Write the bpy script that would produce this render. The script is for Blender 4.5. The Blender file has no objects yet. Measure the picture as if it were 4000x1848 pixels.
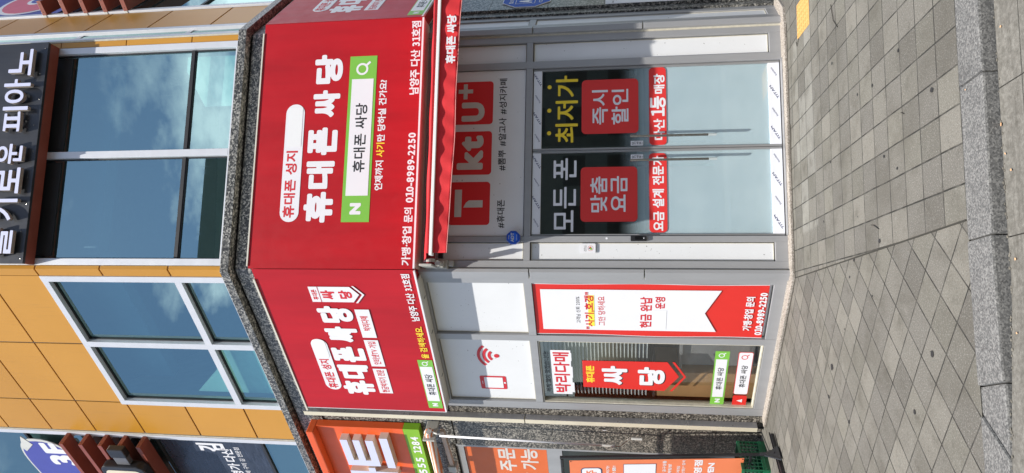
import bpy, bmesh, math, random
import numpy as np
from mathutils import Vector, Matrix, noise as mnoise

sc = bpy.context.scene
C = sc.collection
PI = math.pi
random.seed(7)

# ------------------------------------------------------------------ camera (phone held sideways: world up points to image left)
CAM = Vector((-0.6656, -6.9079, 1.6))
yaw, pitch, roll = math.radians(-8.344), math.radians(8.664), math.radians(-0.123)
fw = Vector((-math.sin(yaw) * math.cos(pitch), math.cos(yaw) * math.cos(pitch), math.sin(pitch)))
r0 = Vector((math.cos(yaw), math.sin(yaw), 0)); u0 = r0.cross(fw)
rt = math.cos(roll) * r0 + math.sin(roll) * u0
up = -math.sin(roll) * r0 + math.cos(roll) * u0
cam = bpy.data.objects.new('camera', bpy.data.cameras.new('camera')); C.objects.link(cam)
M3 = Matrix((-up, rt, -fw)).transposed()
cam.matrix_world = Matrix.Translation(CAM) @ M3.to_4x4()
cam.data.sensor_fit = 'HORIZONTAL'; cam.data.sensor_width = 36.0
cam.data.lens = 36.0 * 2753.1 / 4000
cam.data.clip_start = 0.05; cam.data.clip_end = 2000
sc.camera = cam

# ------------------------------------------------------------------ sky, sun, exposure
SUN_AZ, SUN_EL = math.atan2(-0.492, -0.870), math.radians(65.6)
sdir = Vector((math.sin(SUN_AZ) * math.cos(SUN_EL), math.cos(SUN_AZ) * math.cos(SUN_EL), math.sin(SUN_EL)))
w = bpy.data.worlds.new('World'); sc.world = w; w.use_nodes = True
nt = w.node_tree; bg = nt.nodes['Background']; bg.inputs[1].default_value = 0.10
sky = nt.nodes.new('ShaderNodeTexSky'); sky.sky_type = 'NISHITA'; sky.sun_disc = False
sky.sun_elevation = SUN_EL; sky.sun_rotation = SUN_AZ
tc = nt.nodes.new('ShaderNodeTexCoord')
mp = nt.nodes.new('ShaderNodeMapping'); mp.inputs['Scale'].default_value = (1.0, 1.0, 2.2)
mp.inputs['Location'].default_value = (0.35, 0.1, 0.2)
cn = nt.nodes.new('ShaderNodeTexNoise'); cn.inputs['Scale'].default_value = 3.2; cn.inputs['Detail'].default_value = 9; cn.inputs['Roughness'].default_value = 0.6
cr = nt.nodes.new('ShaderNodeValToRGB'); cr.color_ramp.elements[0].position = 0.525; cr.color_ramp.elements[1].position = 0.66
mx = nt.nodes.new('ShaderNodeMix'); mx.data_type = 'RGBA'
mx.inputs[7].default_value = (11.0, 11.2, 11.6, 1)
nt.links.new(tc.outputs['Generated'], mp.inputs[0]); nt.links.new(mp.outputs[0], cn.inputs['Vector'])
nt.links.new(cn.outputs['Fac'], cr.inputs[0])
# clouds gather in a belt some 20 to 40 degrees above the horizon
sz = nt.nodes.new('ShaderNodeSeparateXYZ'); nt.links.new(tc.outputs['Generated'], sz.inputs[0])
belt = nt.nodes.new('ShaderNodeValToRGB'); be = belt.color_ramp.elements
be[0].position = .18; be[0].color = (.25, .25, .25, 1); be[1].position = .36; be[1].color = (1, 1, 1, 1)
for p_, c_ in ((.52, 1), (.62, .30), (.9, .10)): e_ = be.new(p_); e_.color = (c_, c_, c_, 1)
nt.links.new(sz.outputs[2], belt.inputs[0])
mm = nt.nodes.new('ShaderNodeMath'); mm.operation = 'MULTIPLY'; nt.links.new(cr.outputs[0], mm.inputs[0]); nt.links.new(belt.outputs[0], mm.inputs[1])
nt.links.new(mm.outputs[0], mx.inputs[0])
nt.links.new(sky.outputs[0], mx.inputs[6]); nt.links.new(mx.outputs[2], bg.inputs[0])
sl = bpy.data.lights.new('sun', 'SUN'); sl.energy = 4.2; sl.angle = math.radians(0.53); sl.color = (1.0, 0.955, 0.88)
so = bpy.data.objects.new('sun', sl); C.objects.link(so)
so.rotation_euler = (-sdir).to_track_quat('-Z', 'Y').to_euler(); so.location = sdir * 60
sc.view_settings.view_transform = 'Standard'; sc.view_settings.look = 'None'
sc.view_settings.gamma = 1; sc.view_settings.use_curve_mapping = False
sc.view_settings.exposure = 0.84
sc.cycles.max_bounces = 10; sc.cycles.transparent_max_bounces = 16

# ------------------------------------------------------------------ node helper + materials
class NB:
    def __init__(s, name):
        s.m = bpy.data.materials.new(name); s.m.use_nodes = True; s.t = s.m.node_tree
        s.p = s.t.nodes['Principled BSDF']; s.out = s.t.nodes['Material Output']
    def n(s, typ, **kw):
        n = s.t.nodes.new(typ)
        for k, v in kw.items(): setattr(n, k, v)
        return n
    def l(s, a, b): s.t.links.new(a, b)
    def put(s, sock, v):
        if hasattr(v, 'is_linked'): s.l(v, sock)
        else: sock.default_value = v
    def math(s, op, a, b=0.0, c=0.0):
        n = s.n('ShaderNodeMath', operation=op)
        s.put(n.inputs[0], a); s.put(n.inputs[1], b)
        if op in ('MULTIPLY_ADD',): s.put(n.inputs[2], c)
        return n.outputs[0]
    def mix(s, f, a, b, blend='MIX'):
        n = s.n('ShaderNodeMix', data_type='RGBA', blend_type=blend)
        s.put(n.inputs[0], f); s.put(n.inputs[6], a); s.put(n.inputs[7], b); return n.outputs[2]
    def noise(s, vec, scale, detail=3, rough=0.55):
        n = s.n('ShaderNodeTexNoise'); n.inputs['Scale'].default_value = scale
        n.inputs['Detail'].default_value = detail; n.inputs['Roughness'].default_value = rough
        s.l(vec, n.inputs['Vector']); return n.outputs['Fac']
    def ramp(s, f, stops):
        n = s.n('ShaderNodeValToRGB'); e = n.color_ramp.elements
        while len(e) < len(stops): e.new(0.5)
        for i, (p, c) in enumerate(stops):
            e[i].position = p; e[i].color = c if len(c) == 4 else (*c, 1)
        s.l(f, n.inputs[0]); return n.outputs[0]
    def sstep(s, x, a, b):
        n = s.n('ShaderNodeMapRange', interpolation_type='SMOOTHSTEP')
        s.put(n.inputs[0], x); n.inputs[1].default_value = a; n.inputs[2].default_value = b; return n.outputs[0]
    def schlick(s, f0):
        lw = s.n('ShaderNodeLayerWeight'); lw.inputs['Blend'].default_value = .5
        return s.math('MULTIPLY_ADD', s.math('POWER', lw.outputs['Facing'], 5.0), 1 - f0, f0)
    def pos(s): return s.n('ShaderNodeNewGeometry').outputs['Position']
    def bump(s, h, strength=0.2, dist=0.01):
        n = s.n('ShaderNodeBump'); n.inputs['Strength'].default_value = strength; n.inputs['Distance'].default_value = dist
        s.l(h, n.inputs['Height']); s.l(n.outputs[0], s.p.inputs['Normal'])

MATS = {}
def mat(name, col, rough=0.5, metal=0.0, var=0.10, vscale=4.0, spec=0.5, bump=0.0, dirt=0.0, streak=None, specks=0.0):
    """a solid surface with faint tone variation, grime and micro relief"""
    if name in MATS: return MATS[name]
    b = NB(name); P = b.pos()
    base = (*col, 1)
    if streak:
        mpn = b.n('ShaderNodeMapping'); mpn.inputs['Scale'].default_value = streak; b.l(P, mpn.inputs[0]); V = mpn.outputs[0]
    else: V = P
    f = b.noise(V, vscale, 5, 0.6)
    lo = tuple(max(0, c * (1 - var)) for c in col); hi = tuple(min(1, c * (1 + var)) for c in col)
    c = b.ramp(f, [(0.3, lo), (0.7, hi)])
    if dirt > 0:
        d = b.noise(P, 23.0, 6, 0.7)
        c = b.mix(b.math('MULTIPLY', b.sstep(d, 0.58, 0.78), dirt), c, (col[0] * .45 + .01, col[1] * .43 + .01, col[2] * .38 + .008, 1))
    if specks > 0:
        k = b.noise(P, 38.0, 2, .5); c = b.mix(b.math('MULTIPLY', b.sstep(k, .735, .76), specks), c, (.08, .075, .065, 1))
    b.l(c, b.p.inputs['Base Color'])
    rr = b.noise(P, 9.0, 3)
    b.l(b.math('MULTIPLY_ADD', rr, 0.18, rough - 0.09), b.p.inputs['Roughness'])
    b.p.inputs['Metallic'].default_value = metal
    b.p.inputs['Specular IOR Level'].default_value = spec
    if bump > 0: b.bump(b.noise(P, 60.0, 4), bump, 0.004)
    MATS[name] = b.m; return b.m

def granite(name, stops, s1=95.0, s2=220.0, rough=0.35):
    if name in MATS: return MATS[name]
    b = NB(name); P = b.pos()
    v = b.n('ShaderNodeTexVoronoi', feature='F1'); v.inputs['Scale'].default_value = s1; b.l(P, v.inputs['Vector'])
    sp = b.n('ShaderNodeSeparateColor'); b.l(v.outputs['Color'], sp.inputs[0])
    n2 = b.noise(P, s2, 2); n3 = b.noise(P, 14.0, 3)
    f = b.math('ADD', b.math('MULTIPLY', sp.outputs[0], 0.72), b.math('MULTIPLY', b.math('ADD', n2, b.math('MULTIPLY', n3, 0.5)), 0.28))
    c = b.ramp(f, stops)
    st = b.noise(P, 1.3, 5, 0.65)
    c = b.mix(b.math('MULTIPLY', b.sstep(st, 0.5, 0.72), 0.35), c, (0.10, 0.095, 0.08, 1), 'MULTIPLY')
    b.l(c, b.p.inputs['Base Color']); b.p.inputs['Roughness'].default_value = rough
    MATS[name] = b.m; return b.m

def glass(name, tint, f0=0.06, rough=0.0, refl=(1, 1, 1)):
    """thin pane: clear tinted transmission plus a Fresnel reflection"""
    if name in MATS: return MATS[name]
    b = NB(name)
    tr = b.n('ShaderNodeBsdfTransparent'); tr.inputs[0].default_value = (*tint, 1)
    gl = b.n('ShaderNodeBsdfGlossy'); gl.inputs['Roughness'].default_value = rough; gl.inputs[0].default_value = (*refl, 1)
    ms = b.n('ShaderNodeMixShader'); b.l(b.schlick(f0), ms.inputs[0]); b.l(tr.outputs[0], ms.inputs[1]); b.l(gl.outputs[0], ms.inputs[2])
    b.l(ms.outputs[0], b.out.inputs[0]); MATS[name] = b.m; return b.m

WHITE = mat('white vinyl', (.72, .72, .745), .45, var=.02, vscale=2)
RED = mat('red sign sheet', (.415, .007, .013), .42, var=.13, vscale=2.2, streak=(1.6, 1.6, .25), spec=.3)
REDTXT = mat('red lettering', (.55, .02, .03), .45, var=.03)
GREEN = mat('green vinyl', (.18, .46, .055), .42, var=.03)
BLACK = mat('black lettering', (.018, .018, .02), .5, var=.1)
YELLOW = mat('yellow lettering', (.80, .58, .03), .45, var=.03)
PAPERRED = mat('red banner print', (.62, .021, .014), .55, var=.03)
LOGORED = mat('logo red', (.66, .022, .026), .45, var=.03)
ALU = mat('grey aluminium frame', (.335, .337, .345), .42, metal=.25, var=.06, vscale=6, dirt=.18, streak=(1, 1, .2))
ALUD = mat('grey aluminium door stile', (.33, .33, .335), .35, metal=.4, var=.05)
ALUW = mat('pale aluminium window frame', (.62, .63, .66), .38, metal=.2, var=.04, vscale=6, dirt=.06)
CREAM = mat('cream sealant', (.52, .49, .40), .6, var=.12, vscale=20, dirt=.25)
PANELW = mat('white panel', (.68, .69, .70), .4, var=.03, vscale=2, dirt=.06, specks=.8)
def ochre():
    b = NB('ochre metal cladding'); Pn = b.pos(); g = b.n('ShaderNodeNewGeometry')
    f = b.noise(Pn, .8, 4); c = b.ramp(f, [(.3, (.525, .248, .024)), (.7, (.575, .277, .032))])
    c = b.mix(.75, c, b.ramp(g.outputs['Random Per Island'], [(0, (.80, .785, .76)), (1, (1, 1, 1))]), 'MULTIPLY')
    mpn = b.n('ShaderNodeMapping'); mpn.inputs['Scale'].default_value = (9, 9, .5); b.l(Pn, mpn.inputs[0])
    st = b.noise(mpn.outputs[0], 2.0, 5, .7); c = b.mix(b.math('MULTIPLY', b.sstep(st, .55, .8), .22), c, (.20, .12, .04, 1))
    b.l(c, b.p.inputs['Base Color']); b.p.inputs['Roughness'].default_value = .36
    b.bump(b.noise(Pn, 1.7, 2), .10, .02); return b.m
OCHRE = ochre()
JOINT = mat('dark cladding joint', (.03, .03, .032), .7)
RUST = mat('red brown steel', (.23, .055, .033), .45, var=.10, vscale=5, dirt=.25)
RUSTHOLE = mat('dark bolt hole', (.02, .012, .01), .7)
CHARC = mat('charcoal sheet metal', (.035, .037, .043), .34, metal=.3, var=.25, vscale=5, streak=(1, 1, .12))
STEEL = mat('brushed steel', (.34, .325, .30), .25, metal=1.0, var=.06)
DARK = mat('dark void', (.012, .012, .013), .8)
DARKIN = mat('dark interior wall', (.13, .145, .11), .8)
BLACKMET = mat('black painted metal', (.014, .014, .016), .4, var=.2)
ORANGE = mat('orange sign paint', (.70, .100, .018), .42, var=.04)
LIME = mat('lime green sign band', (.20, .42, .015), .42, var=.04)
LETW = mat('white acrylic letter', (.58, .60, .78), .4, var=.02)
LETS = mat('cream letter side', (.66, .60, .52), .5, var=.06, dirt=.1)
BLUEE = mat('blue enamel', (.016, .085, .44), .5, spec=.15)
BLUE = mat('blue plastic', (.012, .07, .42), .25, var=.05)
BLUE3 = mat('indigo banner print', (.055, .065, .32), .5, var=.05)
PINK = mat('pink print', (.62, .12, .17), .5, var=.04)
ORPOST = mat('orange poster print', (.72, .19, .075), .5, var=.03)
CRATE = mat('green crate plastic', (.008, .115, .050), .4, var=.12)
AWRED = mat('red awning fabric', (.58, .018, .024), .8, var=.06, vscale=14, bump=.15)
CABW = mat('dusty white paint', (.55, .55, .52), .5, var=.08, dirt=.4)
FILMW = mat('white protective film', (.72, .73, .77), .35, var=.03)
NAVY = mat('navy print', (.02, .03, .12), .5)
WOOD = mat('brown cardboard', (.36, .20, .085), .75, var=.08, vscale=3)
SLAT = mat('grey reflection slat', (.25, .265, .27), .6, var=.25, vscale=9)
PATCH = mat('white cover film', (.74, .75, .75), .45, var=.01)
BODY = mat('concrete body', (.25, .25, .25), .8)
GRAN = granite('dark speckled granite', [(.12, (.012, .012, .013)), (.38, (.036, .037, .037)), (.56, (.085, .085, .08)), (.74, (.20, .195, .18)), (.92, (.36, .35, .32))], 62, 150)
GRANP = granite('brown grey speckled granite', [(.12, (.018, .015, .013)), (.38, (.038, .034, .029)), (.57, (.090, .081, .069)), (.76, (.20, .182, .155)), (.94, (.36, .33, .28))], 66, 170)
GRANK = granite('pale kerb granite', [(.12, (.048, .048, .047)), (.36, (.088, .088, .086)), (.6, (.122, .121, .117)), (.9, (.20, .197, .188))], 150, 380, .75)
GRANS = granite('pale step granite', [(.12, (.09, .075, .06)), (.36, (.20, .17, .14)), (.6, (.33, .29, .25)), (.9, (.46, .42, .37))], 170, 380, .6)

# upper window glass: reflective coating with faint vertical streaks on its film
def upper_glass():
    b = NB('teal reflective glass'); P = b.pos()
    mpn = b.n('ShaderNodeMapping'); mpn.inputs['Scale'].default_value = (30, 30, .8); b.l(P, mpn.inputs[0])
    st = b.noise(mpn.outputs[0], 2.0, 4, .7)
    body = b.n('ShaderNodeBsdfDiffuse')
    b.l(b.ramp(st, [(.35, (.018, .034, .038)), (.75, (.030, .052, .056))]), body.inputs[0])
    gl = b.n('ShaderNodeBsdfGlossy'); gl.inputs[0].default_value = (.70, .97, .97, 1)
    b.l(b.math('MULTIPLY', b.sstep(st, .55, .8), .06), gl.inputs['Roughness'])
    ms = b.n('ShaderNodeMixShader'); b.l(b.schlick(.34), ms.inputs[0]); b.l(body.outputs[0], ms.inputs[1]); b.l(gl.outputs[0], ms.inputs[2])
    b.l(ms.outputs[0], b.out.inputs[0]); return b.m
UGLASS = upper_glass()
def tinted_pane():
    b = NB('blue green coated pane'); Pn = b.pos()
    mpn = b.n('ShaderNodeMapping'); mpn.inputs['Scale'].default_value = (30, 30, .8); b.l(Pn, mpn.inputs[0])
    st = b.noise(mpn.outputs[0], 2.0, 4, .7)
    tr = b.n('ShaderNodeBsdfTransparent'); tr.inputs[0].default_value = (.55, .76, .74, 1)
    gl = b.n('ShaderNodeBsdfGlossy'); gl.inputs[0].default_value = (.66, .97, 1.0, 1)
    b.l(b.math('MULTIPLY', b.sstep(st, .5, .8), .09), gl.inputs['Roughness'])
    ms = b.n('ShaderNodeMixShader'); b.l(b.schlick(.36), ms.inputs[0]); b.l(tr.outputs[0], ms.inputs[1]); b.l(gl.outputs[0], ms.inputs[2])
    b.l(ms.outputs[0], b.out.inputs[0]); return b.m
TPANE = tinted_pane()
SGLASS = glass('clear shop glass', (.955, .97, .965), .085)

def gradient_film():
    """frosted film: clear at the top, milky from hip height down"""
    b = NB('frosted gradient film'); P = b.pos()
    sx = b.n('ShaderNodeSeparateXYZ'); b.l(P, sx.inputs[0])
    f = b.sstep(sx.outputs[2], 1.62, 1.12)
    df = b.n('ShaderNodeBsdfDiffuse'); nz = b.noise(P, 3.0, 2)
    b.l(b.ramp(nz, [(.3, (.54, .655, .72)), (.7, (.60, .71, .77))]), df.inputs[0])
    tr = b.n('ShaderNodeBsdfTransparent'); ms = b.n('ShaderNodeMixShader')
    b.l(f, ms.inputs[0]); b.l(tr.outputs[0], ms.inputs[1]); b.l(df.outputs[0], ms.inputs[2])
    b.l(ms.outputs[0], b.out.inputs[0]); return b.m
FILM = gradient_film()

# ------------------------------------------------------------------ facade frames: F front, L left, R right (s along the wall, d outwards, z up)
A = math.radians(45.65)
FACE = {'F': (Vector((0, 0, 0)), Vector((1, 0, 0)), Vector((0, -1, 0))),
        'L': (Vector((0, 0, 0)), Vector((-math.cos(A), math.sin(A), 0)), Vector((-math.sin(A), -math.cos(A), 0))),
        'R': (Vector((2.62, 0, 0)), Vector((math.cos(A), math.sin(A), 0)), Vector((math.sin(A), -math.cos(A), 0))),
        'S': (Vector((2.55, 0, 0)), Vector((math.cos(A), math.sin(A), 0)), Vector((math.sin(A), -math.cos(A), 0))),
        'W': (Vector((0, 0, 0)), Vector((1, 0, 0)), Vector((0, -1, 0)))}
# sign faces: letter layout measured on a plane a little behind the printed sheet, so it is nudged and shrunk by under one percent
def calib(f, k, a): o, sd, n = FACE[f]; return (o + sd * a, sd * k, n)
FACE['C'] = calib('F', .9926, -.0049); FACE['D'] = calib('L', .9910, -.0400)
ZMAP = {'C': (.9926, .0118), 'D': (.9910, .0144), 'E': (.9926, .0118)}
def P(f, s, d, z):
    o, sd, n = FACE[f]; v = o + sd * s + n * d
    if f in ZMAP: z = ZMAP[f][0] * z + ZMAP[f][1]
    return Vector((v.x, v.y, z))

# ------------------------------------------------------------------ mesh helpers
def box(bm, f, s0, s1, d0, d1, z0, z1):
    v = [bm.verts.new(P(f, s, d, z)) for s in (s0, s1) for d in (d0, d1) for z in (z0, z1)]
    for q in ((0, 1, 3, 2), (4, 6, 7, 5), (0, 4, 5, 1), (2, 3, 7, 6), (0, 2, 6, 4), (1, 5, 7, 3)):
        bm.faces.new([v[i] for i in q])
def prism(bm, f, pts, d0, d1):
    """polygon (s,z) extruded from depth d0 to d1"""
    a = [bm.verts.new(P(f, s, d0, z)) for s, z in pts]; b = [bm.verts.new(P(f, s, d1, z)) for s, z in pts]
    bm.faces.new(a); bm.faces.new(b[::-1])
    for i in range(len(pts)):
        j = (i + 1) % len(pts); bm.faces.new((a[i], a[j], b[j], b[i]))
def plan(bm, pts, z0, z1):
    """plan polygon (x,y) extruded upwards"""
    a = [bm.verts.new((x, y, z0)) for x, y in pts]; b = [bm.verts.new((x, y, z1)) for x, y in pts]
    bm.faces.new(a); bm.faces.new(b[::-1])
    for i in range(len(pts)):
        j = (i + 1) % len(pts); bm.faces.new((a[i], a[j], b[j], b[i]))
def tube(bm, pts, r, n=12, caps=True, r_end=None):
    pts = [Vector(p) for p in pts]; rings = []
    for i, p in enumerate(pts):
        t = (pts[min(i + 1, len(pts) - 1)] - pts[max(i - 1, 0)]).normalized()
        a = t.orthogonal().normalized() if i == 0 else (rings[-1][1] - t * rings[-1][1].dot(t)).normalized()
        b = t.cross(a); rad = r if r_end is None else r + (r_end - r) * i / (len(pts) - 1)
        rings.append(([bm.verts.new(p + (a * math.cos(2 * PI * k / n) + b * math.sin(2 * PI * k / n)) * rad) for k in range(n)], a))
    for i in range(len(rings) - 1):
        for k in range(n):
            bm.faces.new((rings[i][0][k], rings[i][0][(k + 1) % n], rings[i + 1][0][(k + 1) % n], rings[i + 1][0][k]))
    if caps: bm.faces.new(rings[0][0][::-1]); bm.faces.new(rings[-1][0])
def bar(bm, p0, p1, wx, wy, ref=Vector((0, 0, 1))):
    """square bar between two points"""
    p0, p1 = Vector(p0), Vector(p1); t = (p1 - p0).normalized()
    a = (ref - t * ref.dot(t)); a = (a if a.length > 1e-4 else t.orthogonal()).normalized(); b = t.cross(a)
    q = [(sx * a * wx / 2 + sy * b * wy / 2) for sx, sy in ((-1, -1), (1, -1), (1, 1), (-1, 1))]
    v = [bm.verts.new(p0 + o) for o in q] + [bm.verts.new(p1 + o) for o in q]
    bm.faces.new(v[3::-1]); bm.faces.new(v[4:])
    for i in range(4): bm.faces.new((v[i], v[(i + 1) % 4], v[4 + (i + 1) % 4], v[4 + i]))
def rrect(s0, s1, z0, z1, r, n=8):
    if s0 > s1: s0, s1 = s1, s0
    out = []
    for cx, cz, a0 in ((s1 - r, z1 - r, 0), (s0 + r, z1 - r, 90), (s0 + r, z0 + r, 180), (s1 - r, z0 + r, 270)):
        for k in range(n + 1):
            a = math.radians(a0 + 90 * k / n); out.append((cx + r * math.cos(a), cz + r * math.sin(a)))
    return out
def circle(s, z, r, n=28, rx=None): return [(s + (rx or r) * math.cos(2 * PI * k / n), z + r * math.sin(2 * PI * k / n)) for k in range(n)]

ROOT = {}
def obj(name, bm, m, parent=None, bevel=0.0, smooth=False):
    bmesh.ops.recalc_face_normals(bm, faces=bm.faces[:])
    if bevel > 0:
        es = [e for e in bm.edges if len(e.link_faces) == 2 and e.calc_face_angle(0) > 0.6]
        bmesh.ops.bevel(bm, geom=es, offset=bevel, segments=2, affect='EDGES', profile=0.6)
    if parent is not None:
        off = ROOT[parent.name]
        for v in bm.verts: v.co -= off
    else: off = Vector((0, 0, 0))
    me = bpy.data.meshes.new(name); bm.to_mesh(me); bm.free()
    for mm in (m if isinstance(m, (list, tuple)) else [m]): me.materials.append(mm)
    if smooth:
        for p in me.polygons: p.use_smooth = True
    o = bpy.data.objects.new(name, me); C.objects.link(o)
    if parent is not None: o.parent = parent
    ROOT[o.name] = off
    return o
def thing(name, label, cat, loc, group=None):
    o = bpy.data.objects.new(name, None); C.objects.link(o); o.location = loc; o.empty_display_size = .2
    o['label'] = label; o['category'] = cat
    if group: o['group'] = group
    ROOT[o.name] = Vector(loc); return o
def tag(o, label, cat, group=None):
    o['label'] = label; o['category'] = cat
    if group: o['group'] = group
    return o
def struct(o): o['kind'] = 'structure'; return o
def B(name, f, s0, s1, d0, d1, z0, z1, m, parent=None, bevel=0.0):
    bm = bmesh.new(); box(bm, f, s0, s1, d0, d1, z0, z1); return obj(name, bm, m, parent, bevel)
def PR(name, f, pts, d0, d1, m, parent=None, bevel=0.0):
    bm = bmesh.new(); prism(bm, f, pts, d0, d1); return obj(name, bm, m, parent, bevel)
def flat(name, f, pts, d, m, parent): return PR(name, f, pts, d, d + .0012, m, parent)

# ------------------------------------------------------------------ lettering: glyph outlines thickened by a distance field
GH = 1 / 60.0
_src = {}; _fld = {}
def glyph_src(ch):
    if ch in _src: return _src[ch]
    cu = bpy.data.curves.new('glyph', 'FONT'); cu.body = ch; cu.dimensions = '2D'; cu.fill_mode = 'FRONT'; cu.resolution_u = 5
    o = bpy.data.objects.new('glyph', cu); C.objects.link(o)
    dg = bpy.context.evaluated_depsgraph_get(); me = bpy.data.meshes.new_from_object(o.evaluated_get(dg))
    bpy.data.objects.remove(o); bpy.data.curves.remove(cu)
    v = np.array([x.co[:2] for x in me.vertices]) if len(me.vertices) else np.zeros((0, 2))
    tris, cnt = [], {}
    for p in me.polygons:
        ids = list(p.vertices)
        for k in range(1, len(ids) - 1): tris.append((ids[0], ids[k], ids[k + 1]))
        for a, b in zip(ids, ids[1:] + ids[:1]): cnt[(min(a, b), max(a, b))] = cnt.get((min(a, b), max(a, b)), 0) + 1
    segs = np.array([k for k, c in cnt.items() if c == 1], dtype=int).reshape(-1, 2)
    bpy.data.meshes.remove(me)
    _src[ch] = (v, np.array(tris, dtype=int).reshape(-1, 3), segs); return _src[ch]
def advance(ch):
    if ch == ' ': return .30
    if ch == '\uff11': return .50
    if ord(ch) > 0x2E80: return .92
    v = glyph_src(ch)[0]
    if len(v) == 0: return .3
    if ch.isdigit(): return .60
    return float(v[:, 0].max() - v[:, 0].min()) + .09
def glyph_cells(ch, asp, wt):
    key = (ch, round(asp, 2), round(wt, 4))
    if key in _fld: return _fld[key]
    v, tri, segs = glyph_src(ch)
    if len(v) == 0: _fld[key] = ([], []); return _fld[key]
    v = v * np.array([asp, 1.0])
    lo = v.min(0) - wt - 2.5 * GH; hi = v.max(0) + wt + 2.5 * GH
    nx, ny = [int(math.ceil(k)) + 1 for k in (hi - lo) / GH]
    gx = lo[0] + np.arange(nx) * GH; gy = lo[1] + np.arange(ny) * GH
    X, Y = np.meshgrid(gx, gy, indexing='ij')
    D = np.full(X.shape, 9.0)
    for a, b in segs:
        p, q = v[a], v[b]; e = q - p; L2 = max(e @ e, 1e-12)
        t = np.clip(((X - p[0]) * e[0] + (Y - p[1]) * e[1]) / L2, 0, 1)
        D = np.minimum(D, np.hypot(X - p[0] - t * e[0], Y - p[1] - t * e[1]))
    I = np.zeros(X.shape, bool)
    for a, b, c in tri:
        p, q, r = v[a], v[b], v[c]
        d1 = (X - q[0]) * (p[1] - q[1]) - (p[0] - q[0]) * (Y - q[1])
        d2 = (X - r[0]) * (q[1] - r[1]) - (q[0] - r[0]) * (Y - r[1])
        d3 = (X - p[0]) * (r[1] - p[1]) - (r[0] - p[0]) * (Y - p[1])
        I |= ~(((d1 < 0) | (d2 < 0) | (d3 < 0)) & ((d1 > 0) | (d2 > 0) | (d3 > 0)))
    S = np.where(I, D, -D) + wt
    polys, edges = [], []
    ins = S > 0
    full = ins[:-1, :-1] & ins[1:, :-1] & ins[1:, 1:] & ins[:-1, 1:]
    anyc = ins[:-1, :-1] | ins[1:, :-1] | ins[1:, 1:] | ins[:-1, 1:]
    for j in range(ny - 1):
        i = 0
        while i < nx - 1:
            if full[i, j]:
                k = i
                while k < nx - 1 and full[k, j]: k += 1
                polys.append([(gx[i], gy[j]), (gx[k], gy[j]), (gx[k], gy[j + 1]), (gx[i], gy[j + 1])]); i = k
            else:
                if anyc[i, j]:
                    cs = [(i, j), (i + 1, j), (i + 1, j + 1), (i, j + 1)]; pl, cross = [], []
                    for q in range(4):
                        a, b = cs[q], cs[(q + 1) % 4]; sa, sb = S[a], S[b]
                        if sa > 0: pl.append((gx[a[0]], gy[a[1]]))
                        if (sa > 0) != (sb > 0):
                            t = sa / (sa - sb); pt = (gx[a[0]] + t * (gx[b[0]] - gx[a[0]]), gy[a[1]] + t * (gy[b[1]] - gy[a[1]]))
                            pl.append(pt); cross.append(pt)
                    if len(pl) >= 3: polys.append(pl)
                    if len(cross) == 2: edges.append(tuple(cross))
                i += 1
    _fld[key] = (polys, edges); return _fld[key]
def layout(s, asp, wt):
    out, x = [], 0.0
    for ch in s:
        adv = advance(ch)
        if ch != ' ':
            v = glyph_src(ch)[0]
            ox = (-float(v[:, 0].min()) + .045) if ch == '\uff11' else 0.0 if ord(ch) > 0x2E80 else (-float(v[:, 0].min()) + .045 + (.0 if not ch.isdigit() else (.60 - .09 - float(v[:, 0].max() - v[:, 0].min())) / 2))
            out.append((ch, (x + ox) * asp))
        x += adv
    mn = [1e9, 1e9]; mxx = [-1e9, -1e9]
    for ch, px in out:
        v = glyph_src(ch)[0]
        mn = [min(mn[0], px + asp * v[:, 0].min() - wt), min(mn[1], v[:, 1].min() - wt)]
        mxx = [max(mxx[0], px + asp * v[:, 0].max() + wt), max(mxx[1], v[:, 1].max() + wt)]
    return out, mn, mxx
def text_bm(s, f, d, s0, s1, z0, z1, wt=.03, depth=0.0, slant=0.0):
    s = s.replace('1', '\uff11')
    _, mn, mxx = layout(s, 1.0, wt)
    asp = (abs(s1 - s0) / (z1 - z0)) / ((mxx[0] - mn[0]) / (mxx[1] - mn[1])) if mxx[0] > mn[0] else 1
    for _k in range(3):
        out, mn, mxx = layout(s, asp, wt); asp *= (abs(s1 - s0) / (z1 - z0)) / ((mxx[0] - mn[0]) / (mxx[1] - mn[1]))
    asp = round(asp, 2); out, mn, mxx = layout(s, asp, wt)
    ks = (s1 - s0) / (mxx[0] - mn[0]); kz = (z1 - z0) / (mxx[1] - mn[1])
    bm = bmesh.new()
    def pt(px, x, y, dd): return P(f, s0 + (px + x - mn[0]) * ks + slant * (y - mn[1]), dd, z0 + (y - mn[1]) * kz)
    for ch, px in out:
        polys, edges = glyph_cells(ch, asp, wt); cache = {}
        def gv(p, dd):
            k = (round(p[0], 5), round(p[1], 5), dd)
            if k not in cache: cache[k] = bm.verts.new(pt(px, p[0], p[1], dd))
            return cache[k]
        for pl in polys:
            vs = []
            for p in pl:
                q = gv(p, d + depth)
                if q not in vs: vs.append(q)
            if len(vs) >= 3:
                try: bm.faces.new(vs)
                except ValueError: pass
        if depth > 0:
            for a, b in edges:
                q = [gv(a, d + depth), gv(b, d + depth), gv(b, d), gv(a, d)]
                if len(set(q)) == 4:
                    try: fc = bm.faces.new(q); fc.material_index = 1
                    except ValueError: pass
    return bm
COL = {'w': WHITE, 'r': REDTXT, 'k': BLACK, 'y': YELLOW}
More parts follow.
